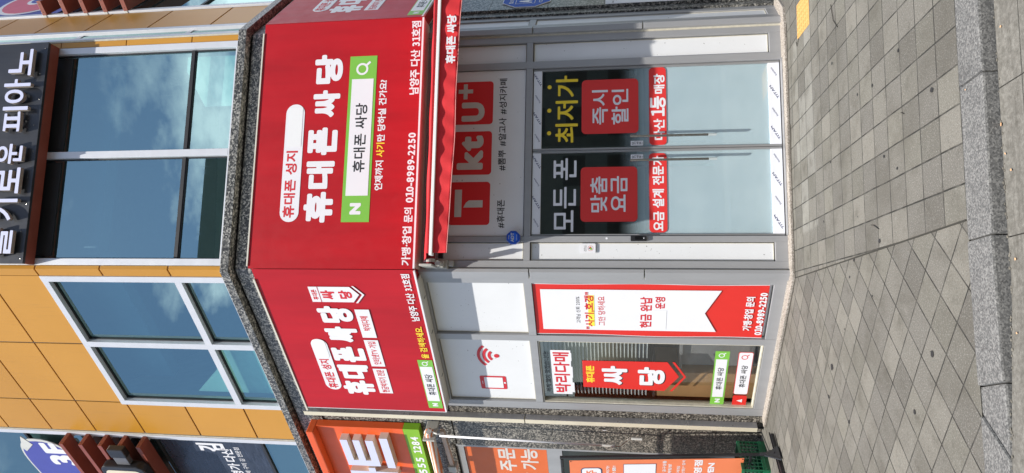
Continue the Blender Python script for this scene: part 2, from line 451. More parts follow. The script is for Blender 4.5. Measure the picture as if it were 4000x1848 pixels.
def text(s, f, d, s0, s1, z0, z1, col='w', wt=.03, parent=None, depth=0.0, name='lettering', mats=None, slant=0.0):
    bm = text_bm(s, f, d, s0, s1, z0, z1, wt, depth, slant)
    n = FACE[f][2]
    for fc in bm.faces:
        fc.normal_update()
        if fc.material_index == 0 and fc.normal.dot(n) < 0: fc.normal_flip()
    off = ROOT[parent.name] if parent else Vector()
    for v in bm.verts: v.co -= off
    me = bpy.data.meshes.new(name); bm.to_mesh(me); bm.free()
    for mm in (mats or [COL.get(col, col) if isinstance(col, str) else col]): me.materials.append(mm)
    o = bpy.data.objects.new(name, me); C.objects.link(o)
    if parent: o.parent = parent
    ROOT[o.name] = off; return o
def ring(name, f, s, z, r, th, d, m, parent, handle=True, sgn=1):
    bm = bmesh.new(); n = 28; lo, hi = [], []
    for k in range(n):
        a = 2 * PI * k / n
        lo.append(bm.verts.new(P(f, s + (r - th) * math.cos(a), d, z + (r - th) * math.sin(a)))); hi.append(bm.verts.new(P(f, s + r * math.cos(a), d, z + r * math.sin(a))))
    for k in range(n): bm.faces.new((lo[k], hi[k], hi[(k + 1) % n], lo[(k + 1) % n]))
    if handle:
        c, q = math.cos(math.radians(-48)), math.sin(math.radians(-48)); h = th * .55
        a = [(r * .97, h), (r * 1.75, h), (r * 1.75, -h), (r * .97, -h)]
        bm.faces.new([bm.verts.new(P(f, s + sgn * (x * c - y * q), d + .0002, z + (x * q + y * c))) for x, y in a])
    return obj(name, bm, m, parent)

# ================================================================== GROUND
def paver_mat(name, ang, ox, oy, px, py, light_rows=False):
    b = NB(name); Pn = b.pos()
    mpn = b.n('ShaderNodeMapping', vector_type='POINT'); mpn.inputs['Location'].default_value = (-ox, -oy, 0); b.l(Pn, mpn.inputs[0])
    ro = b.n('ShaderNodeVectorRotate', rotation_type='Z_AXIS'); ro.inputs['Angle'].default_value = ang; b.l(mpn.outputs[0], ro.inputs[0])
    warp = b.n('ShaderNodeTexNoise'); warp.inputs['Scale'].default_value = 3.0; b.l(Pn, warp.inputs['Vector'])
    wv = b.n('ShaderNodeVectorMath', operation='SCALE'); b.l(warp.outputs['Color'], wv.inputs[0]); wv.inputs['Scale'].default_value = .008
    av = b.n('ShaderNodeVectorMath', operation='ADD'); b.l(ro.outputs[0], av.inputs[0]); b.l(wv.outputs[0], av.inputs[1])
    sx = b.n('ShaderNodeSeparateXYZ'); b.l(av.outputs[0], sx.inputs[0])
    u = b.math('DIVIDE', sx.outputs[0], px); v = b.math('DIVIDE', sx.outputs[1], py)
    iu, iv = b.math('FLOOR', u), b.math('FLOOR', v); fu, fv = b.math('FRACT', u), b.math('FRACT', v)
    eu = b.math('MULTIPLY', b.math('MINIMUM', fu, b.math('SUBTRACT', 1.0, fu)), px)
    ev = b.math('MULTIPLY', b.math('MINIMUM', fv, b.math('SUBTRACT', 1.0, fv)), py)
    e = b.math('MINIMUM', eu, ev)
    cb = b.n('ShaderNodeCombineXYZ'); b.l(iu, cb.inputs[0]); b.l(iv, cb.inputs[1])
    wn = b.n('ShaderNodeTexWhiteNoise', noise_dimensions='3D'); b.l(cb.outputs[0], wn.inputs['Vector'])
    tone = b.ramp(wn.outputs['Value'], [(0.0, (.084, .078, .066)), (.3, (.112, .105, .091)), (.7, (.129, .121, .103)), (1.0, (.158, .148, .125))])
    tint = b.n('ShaderNodeSeparateColor'); b.l(wn.outputs['Color'], tint.inputs[0])
    tone = b.mix(b.math('MULTIPLY', b.sstep(tint.outputs[1], .55, 1), .5), tone, (.124, .118, .094, 1))
    if light_rows:
        sy = b.n('ShaderNodeSeparateXYZ'); b.l(Pn, sy.inputs[0])
        rowm = b.math('MULTIPLY', b.sstep(sy.outputs[1], -.96, -.92), b.sstep(sy.outputs[1], -.34, -.38))
        colm = b.math('MULTIPLY', b.sstep(sy.outputs[0], .28, .32), b.sstep(sy.outputs[0], 2.1, 2.05))
        lt = b.math('MULTIPLY', b.math('MULTIPLY', rowm, colm), b.math('GREATER_THAN', tint.outputs[2], .42))
        tone = b.mix(b.math('MULTIPLY', lt, .6), tone, (.23, .224, .20, 1))
    # aggregate speckle of the concrete face
    sp = b.noise(Pn, 120.0, 3, .7); sp2 = b.noise(Pn, 95.0, 4, .75)
    c = b.mix(b.math('MULTIPLY', b.sstep(sp, .52, .70), .75), tone, (.29, .28, .255, 1)); c = b.mix(b.math('MULTIPLY', b.sstep(sp2, .52, .68), .7), c, (.042, .043, .038, 1))
    # wet-weather stains and a few gum marks
    st = b.noise(Pn, 1.6, 6, .7); c = b.mix(b.math('MULTIPLY', b.sstep(st, .44, .68), .55), c, (.072, .066, .052, 1)); s3 = b.noise(Pn, 6.5, 6, .75); c = b.mix(b.math('MULTIPLY', b.sstep(s3, .52, .70), .55), c, (.060, .055, .043, 1)); s4 = b.noise(Pn, 4.0, 5, .7); c = b.mix(b.math('MULTIPLY', b.sstep(s4, .60, .76), .30), c, (.26, .25, .225, 1))
    gr = b.sstep(e, .0064, .0026); gn = b.noise(Pn, 7.0, 3)
    g = b.math('MULTIPLY', gr, b.math('MULTIPLY_ADD', b.sstep(gn, .38, .6), .45, .55))
    c = b.mix(g, c, (.014, .0135, .010, 1))
    b.l(c, b.p.inputs['Base Color']); b.p.inputs['Roughness'].default_value = .86
    h = b.math('ADD', b.math('MULTIPLY', b.sstep(e, .0, .006), 1.0), b.math('ADD', b.math('MULTIPLY', sp, .12), b.math('MULTIPLY', wn.outputs['Value'], .3)))
    b.bump(h, .55, .006)
    return b.m
PAVE_F = paver_mat('square concrete paver', math.radians(1.6), .114, -2.943, .1925, .2275, True)
PAVE_L = paver_mat('diagonal concrete paver', math.radians(-48.2), -.277, -2.607, .2115, .2065)
bm = bmesh.new()
def gpoly(bm, pts, z, mi=0):
    fc = bm.faces.new([bm.verts.new((x, y, z)) for x, y in pts]); fc.material_index = mi
gpoly(bm, [(-.07, -3.40), (60, -5.2), (60, 60), (-.061, 60), (-.061, -.046)], 0, 0)
gpoly(bm, [(-.07, -3.40), (-.061, -.046), (-.061, 60), (-60, 60), (-60, -3.40)], 0, 1)
sidewalk = struct(obj('sidewalk', bm, [PAVE_F, PAVE_L]))
JM = mat('dirt packed joint', (.028, .026, .02), .95)
bm = bmesh.new(); bar(bm, (-.061, -.10, .0025), (-.077, -3.39, .0025), .004, .009); struct(obj('paving_joint', bm, JM))

# road and concrete gutter
def road_mat():
    b = NB('concrete gutter'); Pn = b.pos()
    mpn = b.n('ShaderNodeMapping'); mpn.inputs['Scale'].default_value = (.5, 5, 1); b.l(Pn, mpn.inputs[0])
    a = b.noise(Pn, 40.0, 6, .7); d = b.noise(mpn.outputs[0], 3.0, 6, .7)
    c = b.ramp(a, [(.25, (.075, .070, .058)), (.5, (.135, .128, .112)), (.8, (.235, .225, .20))])
    c = b.mix(b.math('MULTIPLY', b.sstep(d, .45, .75), .65), c, (.055, .050, .040, 1))
    b.l(c, b.p.inputs['Base Color']); b.p.inputs['Roughness'].default_value = .9; b.bump(a, .5, .008); return b.m
GUT = road_mat()
ASPH = mat('worn asphalt', (.055, .054, .052), .9, var=.3, vscale=70, bump=.5)
KZ = -.058
def kz(x): return -.058 if x > -.40 else min(-.004, -.058 + (-.40 - x) * .075)
bm = bmesh.new(); gpoly(bm, [(-70, -3.5), (70, -3.5), (70, -60), (-70, -60)], -.11); struct(obj('road', bm, ASPH))
def kline(x, off):      # kerb runs almost parallel to the front facade with a slight bend
    return (-3.385 - max(0, x + .17) * .040 - off * (1 if x < 0 else 1 + .0 * x))
kerbs = [(-7.2, -1.02), (-1.015, -.840), (-.836, -.177), (-.173, .554), (.558, 1.30), (1.304, 2.1), (2.104, 9.0)]
for i, (x0, x1) in enumerate(kerbs):
    bm = bmesh.new()
    w0 = .218
    if i == 1: p = [(x0 - .10, kline(x0, 0) - w0), (x0 + .06, kline(x0, 0)), (x1, kline(x1, 0)), (x1 + .03, kline(x1, w0))]
    elif i == 0: p = [(x0, kline(x0, w0)), (x0, kline(x0, 0)), (x1 + .06, kline(x1, 0)), (x1 - .10, kline(x1, w0))]
    elif i == 2: p = [(x0 + .03, kline(x0, w0)), (x0, kline(x0, 0)), (x1, kline(x1, 0)), (x1, kline(x1, w0))]
    else: p = [(x0, kline(x0, w0)), (x0, kline(x0, 0)), (x1, kline(x1, 0)), (x1, kline(x1, w0))]
    plan(bm, p, -.30, .004 + random.uniform(-.003, .003) - (.006 if i == 1 else 0)); struct(obj('kerb', bm, GRANK, bevel=.011))
def slab_strip(name, a, bb, o0, o1, dz, m):
    n = 14; bm = bmesh.new(); rows = []
    for i in range(n + 1):
        x = a + (bb - a) * i / n; z = kz(x) + dz
        rows.append([bm.verts.new(q) for q in ((x, kline(x, o0), z), (x, kline(x, o1), z - .004), (x, kline(x, o1), z - .1), (x, kline(x, o0), z - .1))])
    for i in range(n):
        for j in range(4): bm.faces.new((rows[i][j], rows[i][(j + 1) % 4], rows[i + 1][(j + 1) % 4], rows[i + 1][j]))
    bm.faces.new(rows[0]); bm.faces.new(rows[-1][::-1]); struct(obj(name, bm, m))
gx = [-9, -2.4, -.19, .47, 2.3, 9]
for a, bb in zip(gx, gx[1:]):
    slab_strip('gutter', a + .003, bb - .003, .228, .398, 0, GUT); slab_strip('gutter', a + .003, bb - .003, .405, 1.0, -.004, GUT)
bm = bmesh.new()
for k in range(140):    # grit caught in the crease between kerb and gutter
    x = random.uniform(-2, 2); y = kline(x, .222 + random.uniform(0, .016)); s = random.uniform(.002, .006)
    bmesh.ops.create_icosphere(bm, subdivisions=1, radius=s, matrix=Matrix.Translation((x, y, kz(x) + s * .4)) @ Matrix.Diagonal((1.5, 1, .7, 1)))
o = obj('gutter_grit', bm, mat('grey grit', (.13, .12, .10), .95, var=.3)); o['kind'] = 'stuff'
LEAF = mat('peach paper scrap', (.50, .30, .16), .8)
for k, (x, y) in enumerate([(.305, -3.640), (.52, -3.49), (.17, -3.655), (.09, -3.690), (-.29, -3.665), (-.60, -3.66), (.73, -3.70)]):
    bm = bmesh.new(); s = (.011, .005, .005, .007, .007, .006, .006)[k]; z = kz(x) + .004 if y < kline(x, .2) else .008
    vs = [bm.verts.new((x + s * math.cos(a) * random.uniform(.7, 1.2), y + s * math.sin(a) * random.uniform(.7, 1.1), z + random.uniform(0, .004))) for a in (0.3, 1.5, 2.6, 3.9, 5.1)]
    bm.faces.new(vs); o = obj('paper_scrap', bm, LEAF); tag(o, 'tiny peach paper scrap dropped by the kerb and gutter', 'scrap', 'paper scraps along the gutter')
# gum and tar spots
bm = bmesh.new()
GUM = [(.648, -3.130, .016), (.98, -2.30, .012), (1.03, -2.74, .012), (1.02, -2.02, .010), (.48, -2.43, .012), (.36, -2.62, .010), (-.08, -1.78, .014), (-.02, -2.28, .016), (-.19, -1.67, .010), (-.70, -2.93, .019),
       (-.83, -1.15, .03), (-1.02, -2.66, .014), (-.35, -2.1, .007), (.72, -1.35, .010), (1.45, -1.5, .012), (.3, -1.1, .010), (1.7, -2.2, .012), (-1.2, -1.5, .016), (-.55, -1.5, .007), (-1.06, -1.03, .018), (.93, -1.62, .006), (.2, -1.9, .006), (-.72, -3.89, .014)]
for x, y, r in GUM:
    z = .0032 if y > -3.5 else kz(x) + .003
    vs = [bm.verts.new((x + r * math.cos(a) * random.uniform(.7, 1.15), y + r * 1.2 * math.sin(a) * random.uniform(.7, 1.15), z)) for a in [2 * PI * k / 9 for k in range(9)]]
    bm.faces.new(vs)
o = obj('gum_spots', bm, mat('black gum', (.018, .018, .018), .7)); o['kind'] = 'stuff'
TW = mat('dark twig', (.04, .035, .028), .9)
for pts in ([(.10, -2.16, .006), (.09, -2.21, .008), (.055, -2.285, .006)], [(.66, -2.73, .005), (.64, -2.77, .006)], [(1.9, -1.55, .006), (1.75, -1.6, .008), (1.66, -1.68, .005)], [(2.05, -.60, .007), (2.0, -.54, .01), (2.06, -.50, .006)]):
    bm = bmesh.new(); tube(bm, pts, .0028, 6); tag(obj('twig', bm, TW), 'thin dark twig lying on the grey paving', 'twig', 'twigs on the paving')

# dirt packed along the foot of the shop step
bm = bmesh.new()
def dirt_strip(p0, p1, n):
    p0, p1 = Vector(p0), Vector(p1); t = (p1 - p0).normalized(); q = Vector((t.y, -t.x)); rows = []
    for i in range(n + 1):
        c = p0 + (p1 - p0) * i / n; wd = .016 + .05 * max(0, mnoise.noise(Vector((c.x * 5, c.y * 5, 3)))) + random.uniform(0, .006)
        rows.append((bm.verts.new((c.x, c.y, .0030)), bm.verts.new((c.x + q.x * wd, c.y + q.y * wd, .0030))))
    for i in range(n): bm.faces.new((rows[i][0], rows[i + 1][0], rows[i + 1][1], rows[i][1]))
dirt_strip((-.068, -.108), (2.40, -.138), 60); dirt_strip((-1.58, 1.46), (-.068, -.108), 60)
o = obj('dirt_line', bm, mat('brown dirt', (.045, .040, .031), .95, var=.4, vscale=30)); o['kind'] = 'stuff'

# yellow tactile paver
def tactile():
    b = NB('yellow tactile paver'); Pn = b.pos(); nz = b.noise(Pn, 60, 4)
    b.l(b.ramp(nz, [(.3, (.47, .265, .075)), (.7, (.57, .335, .11))]), b.p.inputs['Base Color']); b.p.inputs['Roughness'].default_value = .8; return b.m
TACT = tactile()
tq = [(2.38, -.56), (2.065, -.545), (2.03, -.935), (2.345, -.95)]
t = thing('tactile_paver', 'yellow tactile paving slab with raised studs beside the shop step', 'paving slab', (2.2, -.75, 0))
bm = bmesh.new(); plan(bm, tq, -.05, .005); obj('slab', bm, TACT, t, .002)
bm = bmesh.new()
for i in range(6):
    for j in range(6):
        a, c = (i + .5) / 6, (j + .5) / 6
        x = (tq[0][0] * (1 - a) + tq[1][0] * a) * (1 - c) + (tq[3][0] * (1 - a) + tq[2][0] * a) * c
        y = (tq[0][1] * (1 - a) + tq[1][1] * a) * (1 - c) + (tq[3][1] * (1 - a) + tq[2][1] * a) * c
        bmesh.ops.create_cone(bm, cap_ends=True, segments=12, radius1=.018, radius2=.012, depth=.006, matrix=Matrix.Translation((x, y, .0082)))
obj('studs', bm, mat('worn yellow studs', (.42, .235, .065), .75), t)

# ================================================================== BUILDING
BL = thing('commercial_building', 'corner building clad in ochre metal panels over dark speckled granite', 'building', (1.3, 1.0, 0))
W = 2.62
def wp(f, s, d): v = P(f, s, d, 0); return (v.x, v.y)
# body above the shop ceiling, set back behind the cladding
bm = bmesh.new(); plan(bm, [wp('L', 14, -.13), (-.055, .13), (W + .055, .13), wp('R', 10, -.13), (9, 12), (-6, 14)], 3.62, 5.70); plan(bm, [wp('L', 14, -.13), (-.055, .13), (W + .055, .13), wp('R', 10, -.13), (9, 12), (-6, 14)], 8.62, 14.0)
obj('wall', bm, BODY, BL)
# room behind the upper windows
ROOMW = mat('pale room wall', (.60, .62, .61), .8)
bm = bmesh.new()
plan(bm, [wp('L', 2.36, -.13), wp('L', 14, -.13), (-6, 14), (-.9, 4.6)], 5.701, 8.619); plan(bm, [wp('R', .40, -.13), wp('R', 10, -.13), (9, 12), (3.6, 4.2)], 5.701, 8.619); plan(bm, [(-.9, 4.6), (-.6, 6.5), (3.4, 6.5), (3.6, 4.2)], 5.701, 8.619)
obj('room_wall', bm, ROOMW, BL)
B('ceiling_bulkhead', 'F', .2, 2.5, -.62, -.45, 7.62, 8.61, mat('blue grey bulkhead', (.16, .22, .27), .7), BL); B('ceiling_bulkhead', 'L', .2, 2.2, -.55, -.40, 7.45, 8.61, mat('blue grey bulkhead', (.16, .22, .27), .7), BL)
# shop interior shell
bm = bmesh.new()
ins = [wp('L', 2.20, -.10), (0, .12), (2.55, .12), wp('S', .5, -.10), (3.3, 3.2), (-.3, 4.0)]
for i in range(len(ins)):
    if i in (0, 1, 2): continue
    a, c = ins[i], ins[(i + 1) % len(ins)]
    bm.faces.new([bm.verts.new((*a, .02)), bm.verts.new((*c, .02)), bm.verts.new((*c, 3.6)), bm.verts.new((*a, 3.6))])
obj('interior_wall', bm, DARKIN, BL)
bm = bmesh.new(); gpoly(bm, ins, .021); obj('interior_floor', bm, mat('grey shop floor', (.16, .16, .15), .4), BL)
# rear ground floor masses left and right of the shop
bm = bmesh.new(); plan(bm, [wp('L', 2.24, -.12), wp('L', 14, -.12), (-6, 14), (-.6, 4.1)], 0, 3.61); obj('wall', bm, BODY, BL)
bm = bmesh.new(); plan(bm, [wp('R', .5, -.12), wp('R', 10, -.12), (9, 12), (3.4, 3.3)], 0, 3.61); obj('wall', bm, BODY, BL)

# granite cladding, joints left as real gaps
def slabs(name, f, s_edges, z_edges, d0, d1, m, gap=.004):
    bm = bmesh.new()
    for i in range(len(s_edges) - 1):
        for j in range(len(z_edges) - 1):
            box(bm, f, s_edges[i] + gap / 2, s_edges[i + 1] - gap / 2, d0, d1, z_edges[j] + gap / 2, z_edges[j + 1] - gap / 2)
    return obj(name, bm, m, BL)
slabs('granite_wall', 'L', [2.105, 2.86], [0, .5, 1.13, 1.765, 2.40, 3.03, 3.62], -.10, 0.0, GRANP)
slabs('granite_wall', 'L', [2.86, 4.6, 7, 9.5, 12], [3.66, 4.4, 5.0, 5.62], -.11, -.004, GRANP)
slabs('granite_wall', 'L', [9.0, 10.5, 12], [0, 1.13, 2.4, 3.62], -.10, -.002, GRANP)
slabs('granite_wall', 'R', [.415, 1.5, 3, 4.5], [0, .49, 1.13, 1.755, 2.37, 3.02, 3.62], -.10, 0.0, GRAN)
slabs('granite_edge', 'R', [.290, .405], [0, .49, 1.13, 1.755, 2.37, 3.02, 3.60], -.12, -.030, GRAN)
def band(name, d_in, d_out, z0, z1, m, l0=12.0, r1=8.0):
    bm = bmesh.new(); k = math.tan(A / 2)
    def c(d): return (-k * d, -d)
    def cR(d): return (W + k * d, -d)
    plan(bm, [wp('L', l0, d_out), c(d_out), cR(d_out), wp('R', r1, d_out), wp('R', r1, d_in), cR(d_in), c(d_in), wp('L', l0, d_in)], z0, z1); return obj(name, bm, m, BL, .004)
band('granite_wall', -.11, 0.0, 5.30, 5.62, GRAN)
band('granite_wall', -.10, -.012, 3.64, 5.296, GRAN, 2.9, 4.0)
band('granite_cornice', -.10, .075, 5.655, 5.752, GRAN)
band('shadow_gap', -.11, -.03, 5.622, 5.653, DARK)  # shadow line under the cornice laid in as a dark band

# ochre cladding panels
def clad(f, s0, s1, zs, d0=-.05, d1=0.0, gap=.020, parent=None, pname='cladding'):
    bm = bmesh.new()
    for z0, z1 in zip(zs, zs[1:]): box(bm, f, s0 + gap / 2, s1 - gap / 2, d0, d1, z0 + gap / 2, z1 - gap / 2)
    return obj(pname, bm, OCHRE, BL, .003)
B('cladding_joint', 'L', .10, 2.285, -.09, -.012, 8.006, 13, JOINT, BL)
B('cladding_joint', 'L', 2.287, 2.92, -.09, -.0122, 5.775, 13, JOINT, BL)
B('cladding_joint', 'R', .367, 1.073, -.09, -.012, 5.80, 13, JOINT, BL)
B('cladding_joint', 'F', .10, 2.55, -.09, -.03, 8.30, 13, JOINT, BL)
ZT = [8.012, 8.69, 9.37, 10.05, 10.75, 11.5, 12.4, 13]
for s0, s1 in ((.10, 1.188), (1.188, 2.270)): clad('L', s0, s1, ZT)
clad('L', 2.295 - .025, 2.91, [5.775, 6.325, 7.135, 7.955, 8.69, 9.37, 10.05, 10.75, 11.5, 12.4, 13])
ZR = [5.775, 6.35, 7.165, 8.0, 8.69, 9.37, 10.05, 10.75, 11.5, 12.4, 13]
clad('R', .385, 1.055, ZR)
clad('F', .115, 2.545, [8.76, 9.5, 10.3, 11.1, 12, 13])
# corner strips: left one folded round the corner, right one on the front face
bm = bmesh.new(); k = math.tan(A / 2)
zs = [5.775, 6.39, 7.205, 8.0, 8.8, 9.6, 10.4, 11.2, 12, 13]
for z0, z1 in zip(zs, zs[1:]):
    plan(bm, [wp('L', .092, -.03), wp('L', .092, .012), (-k * .02, -.02), (.034, -.012), (.034, .03)], z0 + .009, z1 - .009)
obj('corner_cladding', bm, OCHRE, BL, .003)
bm = bmesh.new()
for z0, z1 in zip(ZR, ZR[1:]): box(bm, 'F', 2.562, 2.628, -.05, .008, z0 + .005, z1 - .005)
obj('corner_cladding', bm, OCHRE, BL, .003)
B('corner_joint', 'F', 2.55, 2.635, -.09, -.03, 5.775, 13, JOINT, BL)
bm = bmesh.new(); plan(bm, [wp('L', .10, -.06), wp('L', .10, -.02), (0, 0), (.04, -.0), (.04, .06)], 5.775, 13); obj('corner_joint', bm, CREAM, BL)
B('corner_trim', 'F', 2.629, 2.648, -.05, .012, 5.775, 13, CREAM, BL)
B('sealant', 'L', 2.912, 2.925, -.05, .006, 5.775, 13, CREAM, BL)

def window(f, s_list, z_list, fw_o, fw_m, fd=.02, back=-.10, glassm=None, gd=-.045, bars=None, z_bars=None):
    """framed window: outer frame, mullions, transom; panes are sub-parts"""
    bm = bmesh.new(); s0, s1, z0, z1 = s_list[0], s_list[-1], z_list[0], z_list[-1]
    box(bm, f, s0, s0 + fw_o, back, fd, z0, z1); box(bm, f, s1 - fw_o, s1, back, fd, z0, z1)
    box(bm, f, s0 + fw_o, s1 - fw_o, back, fd - .002, z1 - fw_o, z1); box(bm, f, s0 + fw_o, s1 - fw_o, back, fd - .002, z0, z0 + .035)
    for s in s_list[1:-1]: box(bm, f, s - fw_m / 2, s + fw_m / 2, back, fd - .001, z0 + .035, z1 - fw_o)
    wnd = obj('window', bm, ALUW, BL, .003)
    se = [s0 + fw_o] + [q for s in s_list[1:-1] for q in (s - fw_m / 2, s + fw_m / 2)] + [s1 - fw_o]
    return wnd, se
def pane(wnd, f, s0, s1, z0, z1, d=-.045, m=None):
    b_ = bmesh.new(); b_.faces.new([b_.verts.new(P(f, a, d, c)) for a, c in ((s0, z0), (s1, z0), (s1, z1), (s0, z1))]); obj('pane', b_, m or UGLASS, wnd)
def sash(wnd, f, s0, s1, z0, z1, m, t=.014, d0=-.06, d1=-.030):
    bm = bmesh.new(); box(bm, f, s0, s0 + t, d0, d1, z0, z1); box(bm, f, s1 - t, s1, d0, d1, z0, z1)
    box(bm, f, s0 + t, s1 - t, d0, d1 - .001, z0, z0 + t); box(bm, f, s0 + t, s1 - t, d0, d1 - .001, z1 - t, z1); obj('sash', bm, m, wnd)
GASK = mat('black window gasket', (.016, .016, .018), .5)
# front upper window
wF, se = window('F', [.041, 1.283, 2.553], [5.765, 8.55], .072, .076)
for s0, s1 in ((se[0], se[1]), (se[2], se[3])):
    B('transom', 'F', s0, s1, -.08, -.022, 6.318, 6.352, GASK, wF)
    for z0, z1 in ((5.80, 6.318), (6.352, 8.478)):
        sash(wF, 'F', s0, s1, z0, z1, GASK); pane(wF, 'F', s0 + .014, s1 - .014, z0 + .014, z1 - .014, -.045, TPANE)
    B('head_shade', 'F', s0 + .03, s1 - .03, -.044, -.036, 7.86, 8.47, mat('dark head shade', (.02, .022, .024), .5), wF)  # dark sheet paints in the shade under the sign, together with the frame head
# left upper window
wL, se = window('L', [.098, 1.174, 2.285], [5.765, 8.004], .078, .085)
for i, (s0, s1) in enumerate(((se[0], se[1]), (se[2], se[3]))):
    B('transom', 'L', s0, s1, -.08, .016, 6.305, 6.388, ALUW, wL)
    for z0, z1 in ((5.80, 6.305), (6.388, 7.926)):
        sash(wL, 'L', s0, s1, z0, z1, GASK); pane(wL, 'L', s0 + .014, s1 - .014, z0 + .014, z1 - .014, -.045, TPANE)
# far left window strip beyond the cladding (dark film, reflection streaks painted into its colour, carries the seaweed shop lettering)
wL2, se = window('L', [2.926, 4.9, 6.9, 8.9], [5.765, 12.8], .07, .07)
for s0, s1 in ((se[0], se[1]), (se[2], se[3]), (se[4], se[5])):
    for zb in (6.32, 7.86, 9.9): B('transom', 'L', s0, s1, -.08, -.024, zb, zb + .04, GASK, wL2)
    for z0, z1 in ((5.80, 6.32), (6.36, 7.86), (7.90, 9.90), (9.94, 12.73)):
        pane(wL2, 'L', s0, s1, z0, z1)
B('window_film', 'L', 2.998, 4.86, -.043, -.040, 6.37, 7.85, mat('dark film with reflection streaks', (.030, .037, .055), .28, var=.6, vscale=6, streak=(1, 1, 12)), wL2)
for s, s0, s1, z0, z1, wt in (('김', 3.12, 3.30, 6.93, 7.33, .03), ('다산', 3.22, 3.52, 6.84, 7.02, .025), ('명가', 3.56, 3.86, 6.84, 7.02, .025), ('수제 구이 김 전문점', 3.19, 3.86, 6.72, 6.80, .008)):
    text(s, 'L', -.0385, s1, s0, z0, z1, 'w', wt, wL2)
# right narrow window beside the corner and the one beyond the cladding
wR, se = window('R', [.03, .365], [5.765, 12.8], .075, .05)
for z0, z1 in ((5.80, 6.50), (6.56, 7.92), (7.98, 9.6), (9.66, 12.7)): pane(wR, 'R', se[0], se[1], z0, z1, -.02)
for zb in (6.50, 7.92, 9.6): B('transom', 'R', se[0], se[1], -.08, -.012, zb, zb + .06, ALUW, wR)
wR2, se = window('R', [1.075, 3.2, 5.2], [5.765, 12.8], .07, .07)
for s0, s1 in ((se[0], se[1]), (se[2], se[3])):
    for zb in (6.9, 8.9): B('transom', 'R', s0, s1, -.08, -.024, zb, zb + .04, GASK, wR2)
    for z0, z1 in ((5.80, 6.9), (6.94, 8.9), (8.94, 12.7)): pane(wR2, 'R', s0, s1, z0, z1)
# printed roundel on the upper right glazing
dk = B('window_print', 'R', 1.22, 2.9, -.038, -.030, 9.02, 10.6, BLUE3, wR2)
PR('roundel', 'R', circle(1.95, 9.72, .52, rx=.62), -.028, -.0268, WHITE, wR2)
PR('roundel', 'R', circle(1.95, 9.72, .46, rx=.56), -.0255, -.0243, PINK, wR2)
PR('roundel', 'R', circle(1.95, 9.72, .17, rx=.20), -.023, -.0218, WHITE, wR2)
PR('roundel', 'R', circle(1.95, 9.72, .12, rx=.14), -.0205, -.0193, BLUE3, wR2)

# red brown steel fins across the upper side windows
def fin(f, s0, s1, z, label, group):
    v = P(f, (s0 + s1) / 2, 0, z)
    t = thing('steel_fin', label, 'steel fin', v, group)
    bm = bmesh.new(); box(bm, f, s0, s1, .02, .205, z, z + .060); obj('box_tube', bm, RUST, t, .003)
    bm = bmesh.new()
    for d in (.06, .165): box(bm, f, s0 - .001, s0 + .001, d - .005, d + .005, z + .026, z + .036)
    obj('bolt_hole', bm, RUSTHOLE, t)
    bm = bmesh.new(); box(bm, f, s0 - .006, s0 + .10, -.01, .02, z + .008, z + .052); obj('weld_bracket', bm, CABW, t)
ordn = ['topmost', 'second', 'third', 'fourth', 'lowest']
for i, z in enumerate((9.095, 8.800, 8.510, 8.225, 7.940)):
    fin('L', 2.945, 7.5, z, f'{ordn[i]} of the red brown steel fins beside the 3F banner', 'red brown steel fins on the left side')
for i, z in enumerate((8.97, 8.66, 8.375, 8.09, 7.805)):
    fin('R', 1.075, 4.5, z, f'{ordn[i]} of the red brown steel fins near the pink roundel', 'red brown steel fins on the right side')

# ================================================================== SHOP FRONT
SF = thing('storefront', 'grey aluminium shop front with white panels and double glass doors', 'shop front', (1.2, 0, 0))
def M_(f, s0, s1, z0, z1, d1=0.0, d0=-.10, name='frame_bar', m=None): return B(name, f, s0, s1, d0, d1, z0, z1, m or ALU, SF, .0025)
def panel(f, s0, s1, z0, z1, d=-.040):
    o = B('white_panel', f, s0, s1, d - .03, d, z0, z1, PANELW, SF)
    bm = bmesh.new(); t = .006; e = .004
    box(bm, f, s0, s0 + t, d, d + e, z0, z1); box(bm, f, s1 - t, s1, d, d + e, z0, z1); box(bm, f, s0 + t, s1 - t, d, d + e - .0005, z0, z0 + t); box(bm, f, s0 + t, s1 - t, d, d + e - .0005, z1 - t, z1)
    obj('seal', bm, CREAM, SF); return o
# front verticals
M_('F', .032, .106, .02, 3.62); M_('F', .292, .350, .02, 3.62); M_('F', 2.105, 2.178, .02, 3.62); M_('F', 2.388, 2.452, .02, 3.62)
# front rails
M_('F', .106, .292, 2.482, 2.546, -.003); M_('F', .350, 2.105, 2.480, 2.548, -.003); M_('F', 2.178, 2.388, 2.482, 2.546, -.003)
M_('F', .106, .292, .025, .140, -.003); M_('F', 2.178, 2.388, .025, .132, -.003)
M_('F', .106, .292, 3.57, 3.62, -.003); M_('F', .350, 2.105, 3.57, 3.62, -.003); M_('F', 2.178, 2.388, 3.57, 3.62, -.003)
panel('F', .112, .286, .148, 2.474); panel('F', 2.184, 2.382, .140, 2.474)
panel('F', .112, .286, 2.555, 3.565); panel('F', 2.184, 2.382, 2.555, 3.565)
SIGNP = B('transom_panel', 'F', .356, 2.099, -.05, -.02, 2.556, 3.565, PANELW, SF)
